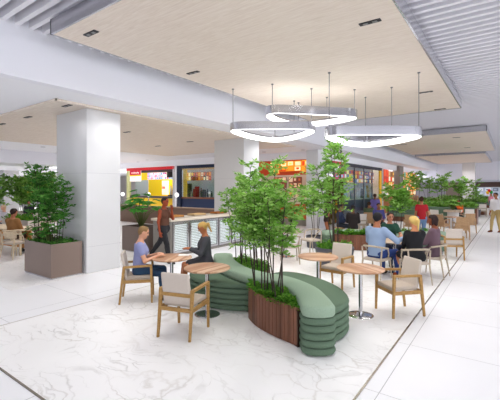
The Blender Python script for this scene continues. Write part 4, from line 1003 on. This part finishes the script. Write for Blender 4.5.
for u, d, hd, lb, sk, ha, tp, bt, who in ((340, 14.3, (.9, .1), 'person in navy seated in profile left of the person in black', '8e5a44', '1c1618', '27324f', '2b2e3a', 'navy'),
        (353, 13.6, (-.3, .9), 'broad person in black seated with back to the camera near the yellow shelves', '5e3626', '1a1414', '2a2323', '26262a', 'black'),
        (378.5, 15.6, (.5, -.8), 'person in violet and navy seated behind the man in the blue sweater', '8e5a44', '1a1414', '4a4a86', '2b2e3a', 'violet')):
    x, y = bgseat(u, d, hd, lb, sk, ha, tp, bt); stool(x, y, 'tan stool under the person in '+who)
xg, yg = D(369, 17.0)
bgseat(369, 17.0, (-.2, .9), 'person in an olive green shirt seated on a tan chair, back to the camera', '8e5a44', '3a241c', '55634a', '3a3a3a')
x, y = D(375, 18.6); person((x, y), (-.5, .8), 1.72, 'person in a purple shirt standing at the glazed shop', '8e5a44', '4a3428', cl('6b5f9c'), cl('33364a'), blk, False, False, 'short', .9, vox=.018)
# far couple at hedge, child, left diners
bgseat(458.5, 19.75, (-.2, -1), 'woman in an orange top seated on the nearest hedge bench', '8a4a2e', '2a1510', 'c85a22', '2a2a2e', 'bob', True, 1.78)
bgseat(454.0, 18.9, (.6, .5), 'blonde person in black seated by the hedge beside the woman in orange', 'c99a78', 'c9a45c', '26262a', '26262a', 'short', True, 1.6); x, y = D(454.0, 18.9); stool(x, y, 'tan stool under the blonde person by the hedge')
x, y = D(491, 33); person((x, y), (-.3, -.9), 1.5, 'small far person in pink with a bag of coloured balloons behind them, by the walkway', 'b57a5c', '3a241c', cl('d88aa0'), cl('5a5a78'), blk, False, True, 'bob', .6, vox=.02)
for i, (cc, dx, dz) in enumerate((('d8202a', 0, 0), ('2aa03a', .16, -.14), ('f0c81c', -.12, -.16))):
    o = empty('balloon', (x-.15+dx, y+.3, 1.75+dz), 0, ('red', 'green', 'yellow')[i]+' balloon above the far person in pink', 'balloon', 'balloons'); MB().ball((0, 0, 0), (.13, .13, .16)).build('balloon_skin', mat(cc, .4), o); MB().tube([(0, 0, -.16), (-dx*.4, -.1, -.8)], .006, 4).build('string', mat('dddddd'), o)
x, y = D(13, 10.9); person((x, y), (-.35, .9), 1.8, 'man in a brown jacket seated at the long wood table on the left', 'a86a4a', '2a1a14', cl('94693f'), cl('4a3a30'), blk, True, False, 'short', 1.95, vox=.013); dup(Lc, (x, y, 0), head(-.35, .9), 'pale wood chair under the man in the brown jacket', gl)
x, y = D(4, 14.6); person((x, y), (.3, -.9), 1.68, 'fair haired person in white seated facing the camera at the far left', 'd8a890', 'd8c09a', cl('d9d4dc'), cl('6a6a78'), blk, True, True, 'bob', .7, vox=.016); stool(x, y, 'tan stool under the fair haired person at far left')
x, y = D(29, 19); person((x, y), (.8, -.4), 1.7, 'dark clothed person seated far behind the taupe planter trees', '8e5a44', '1a1414', cl('23232c'), cl('23232c'), blk, True, False, 'short', 1.6, vox=.02); stool(x, y, 'tan stool under the dark clothed person far left')
# phone in the walking woman's hand
# ------------------------------------------------------------------ light
w = bpy.data.worlds.new('World'); bpy.context.scene.world = w; w.use_nodes = True
w.node_tree.nodes['Background'].inputs[0].default_value = (.93, .95, 1, 1); w.node_tree.nodes['Background'].inputs[1].default_value = 2.6
def spot(x, y, z, e, ang=150, size=.12, col=(1, .985, .975)):
    l = bpy.data.lights.new('downlight_and_fill_lamp', 'SPOT'); l.energy = e; l.spot_size = math.radians(ang); l.spot_blend = 1; l.shadow_soft_size = size; l.color = col
    o = bpy.data.objects.new('downlight_and_fill_lamp', l); C.objects.link(o); o.location = (x, y, z)
for i in range(4):
    for j in range(6): spot(-5.4+i*1.3, 3.7+j*1.7, 4.46, 52, 160, .06)  # fill grid added under the raft to brighten the floor; no fixtures here
for i in range(2):
    for j in range(9): spot(.6+i*2.6, 1.5+j*3.2, 4.74, 24, 160, .06)  # fill rows added over the unseen right side, without fixtures
for j in range(4): spot(-7.4, 2.0+j*3.2, 3.84, 40, 165, .06)
for x, y in PB: spot(x, y, 3.82, 14)
for x, y in ((-2.2, 20.5), (-2.2, 26), (-5, 22), (-3.5, 34), (-3.5, 40)): spot(x, y, 4.45, 240)  # second raft downlights, then added far fills without fixtures
for x, y in ((-12, 6), (-12, 11), (-18, 8), (-15, 14.5), (-22, 13.5), (-24, 7), (-30, 15), (-36, 11), (-38, 17)): spot(x, y, 3.8 if x > -20 else 3.2, 210 if x > -20 else 620)  # fill spots added under the soffits to brighten the food court
def point(x, y, z, e):
    l = bpy.data.lights.new('shop_fill_lamp', 'POINT'); l.energy = e; l.shadow_soft_size = .08; o = bpy.data.objects.new('shop_fill_lamp', l); C.objects.link(o); o.location = (x, y, z)
for x, y in ((-20.4, 18.2), (-15, 18.3), (-9.9, 18), (-9.3, 22.5), (-9.3, 26.5)): point(x, y, 3.1, 45)  # fill lights added at the shops to stand in for interior lighting
# ------------------------------------------------------------------ camera
cam = bpy.data.cameras.new('camera'); co = bpy.data.objects.new('camera', cam); C.objects.link(co)
co.location = (0, 0, EYE); co.rotation_euler = (PI/2, 0, math.atan2(SN, CS)); cam.sensor_width = 36; cam.lens = 36*FPX/500; cam.shift_y = -12/500; cam.clip_end = 300
sc = bpy.context.scene; sc.camera = co
sc.view_settings.view_transform = 'Standard'; sc.view_settings.look = 'None'; sc.view_settings.exposure = .19
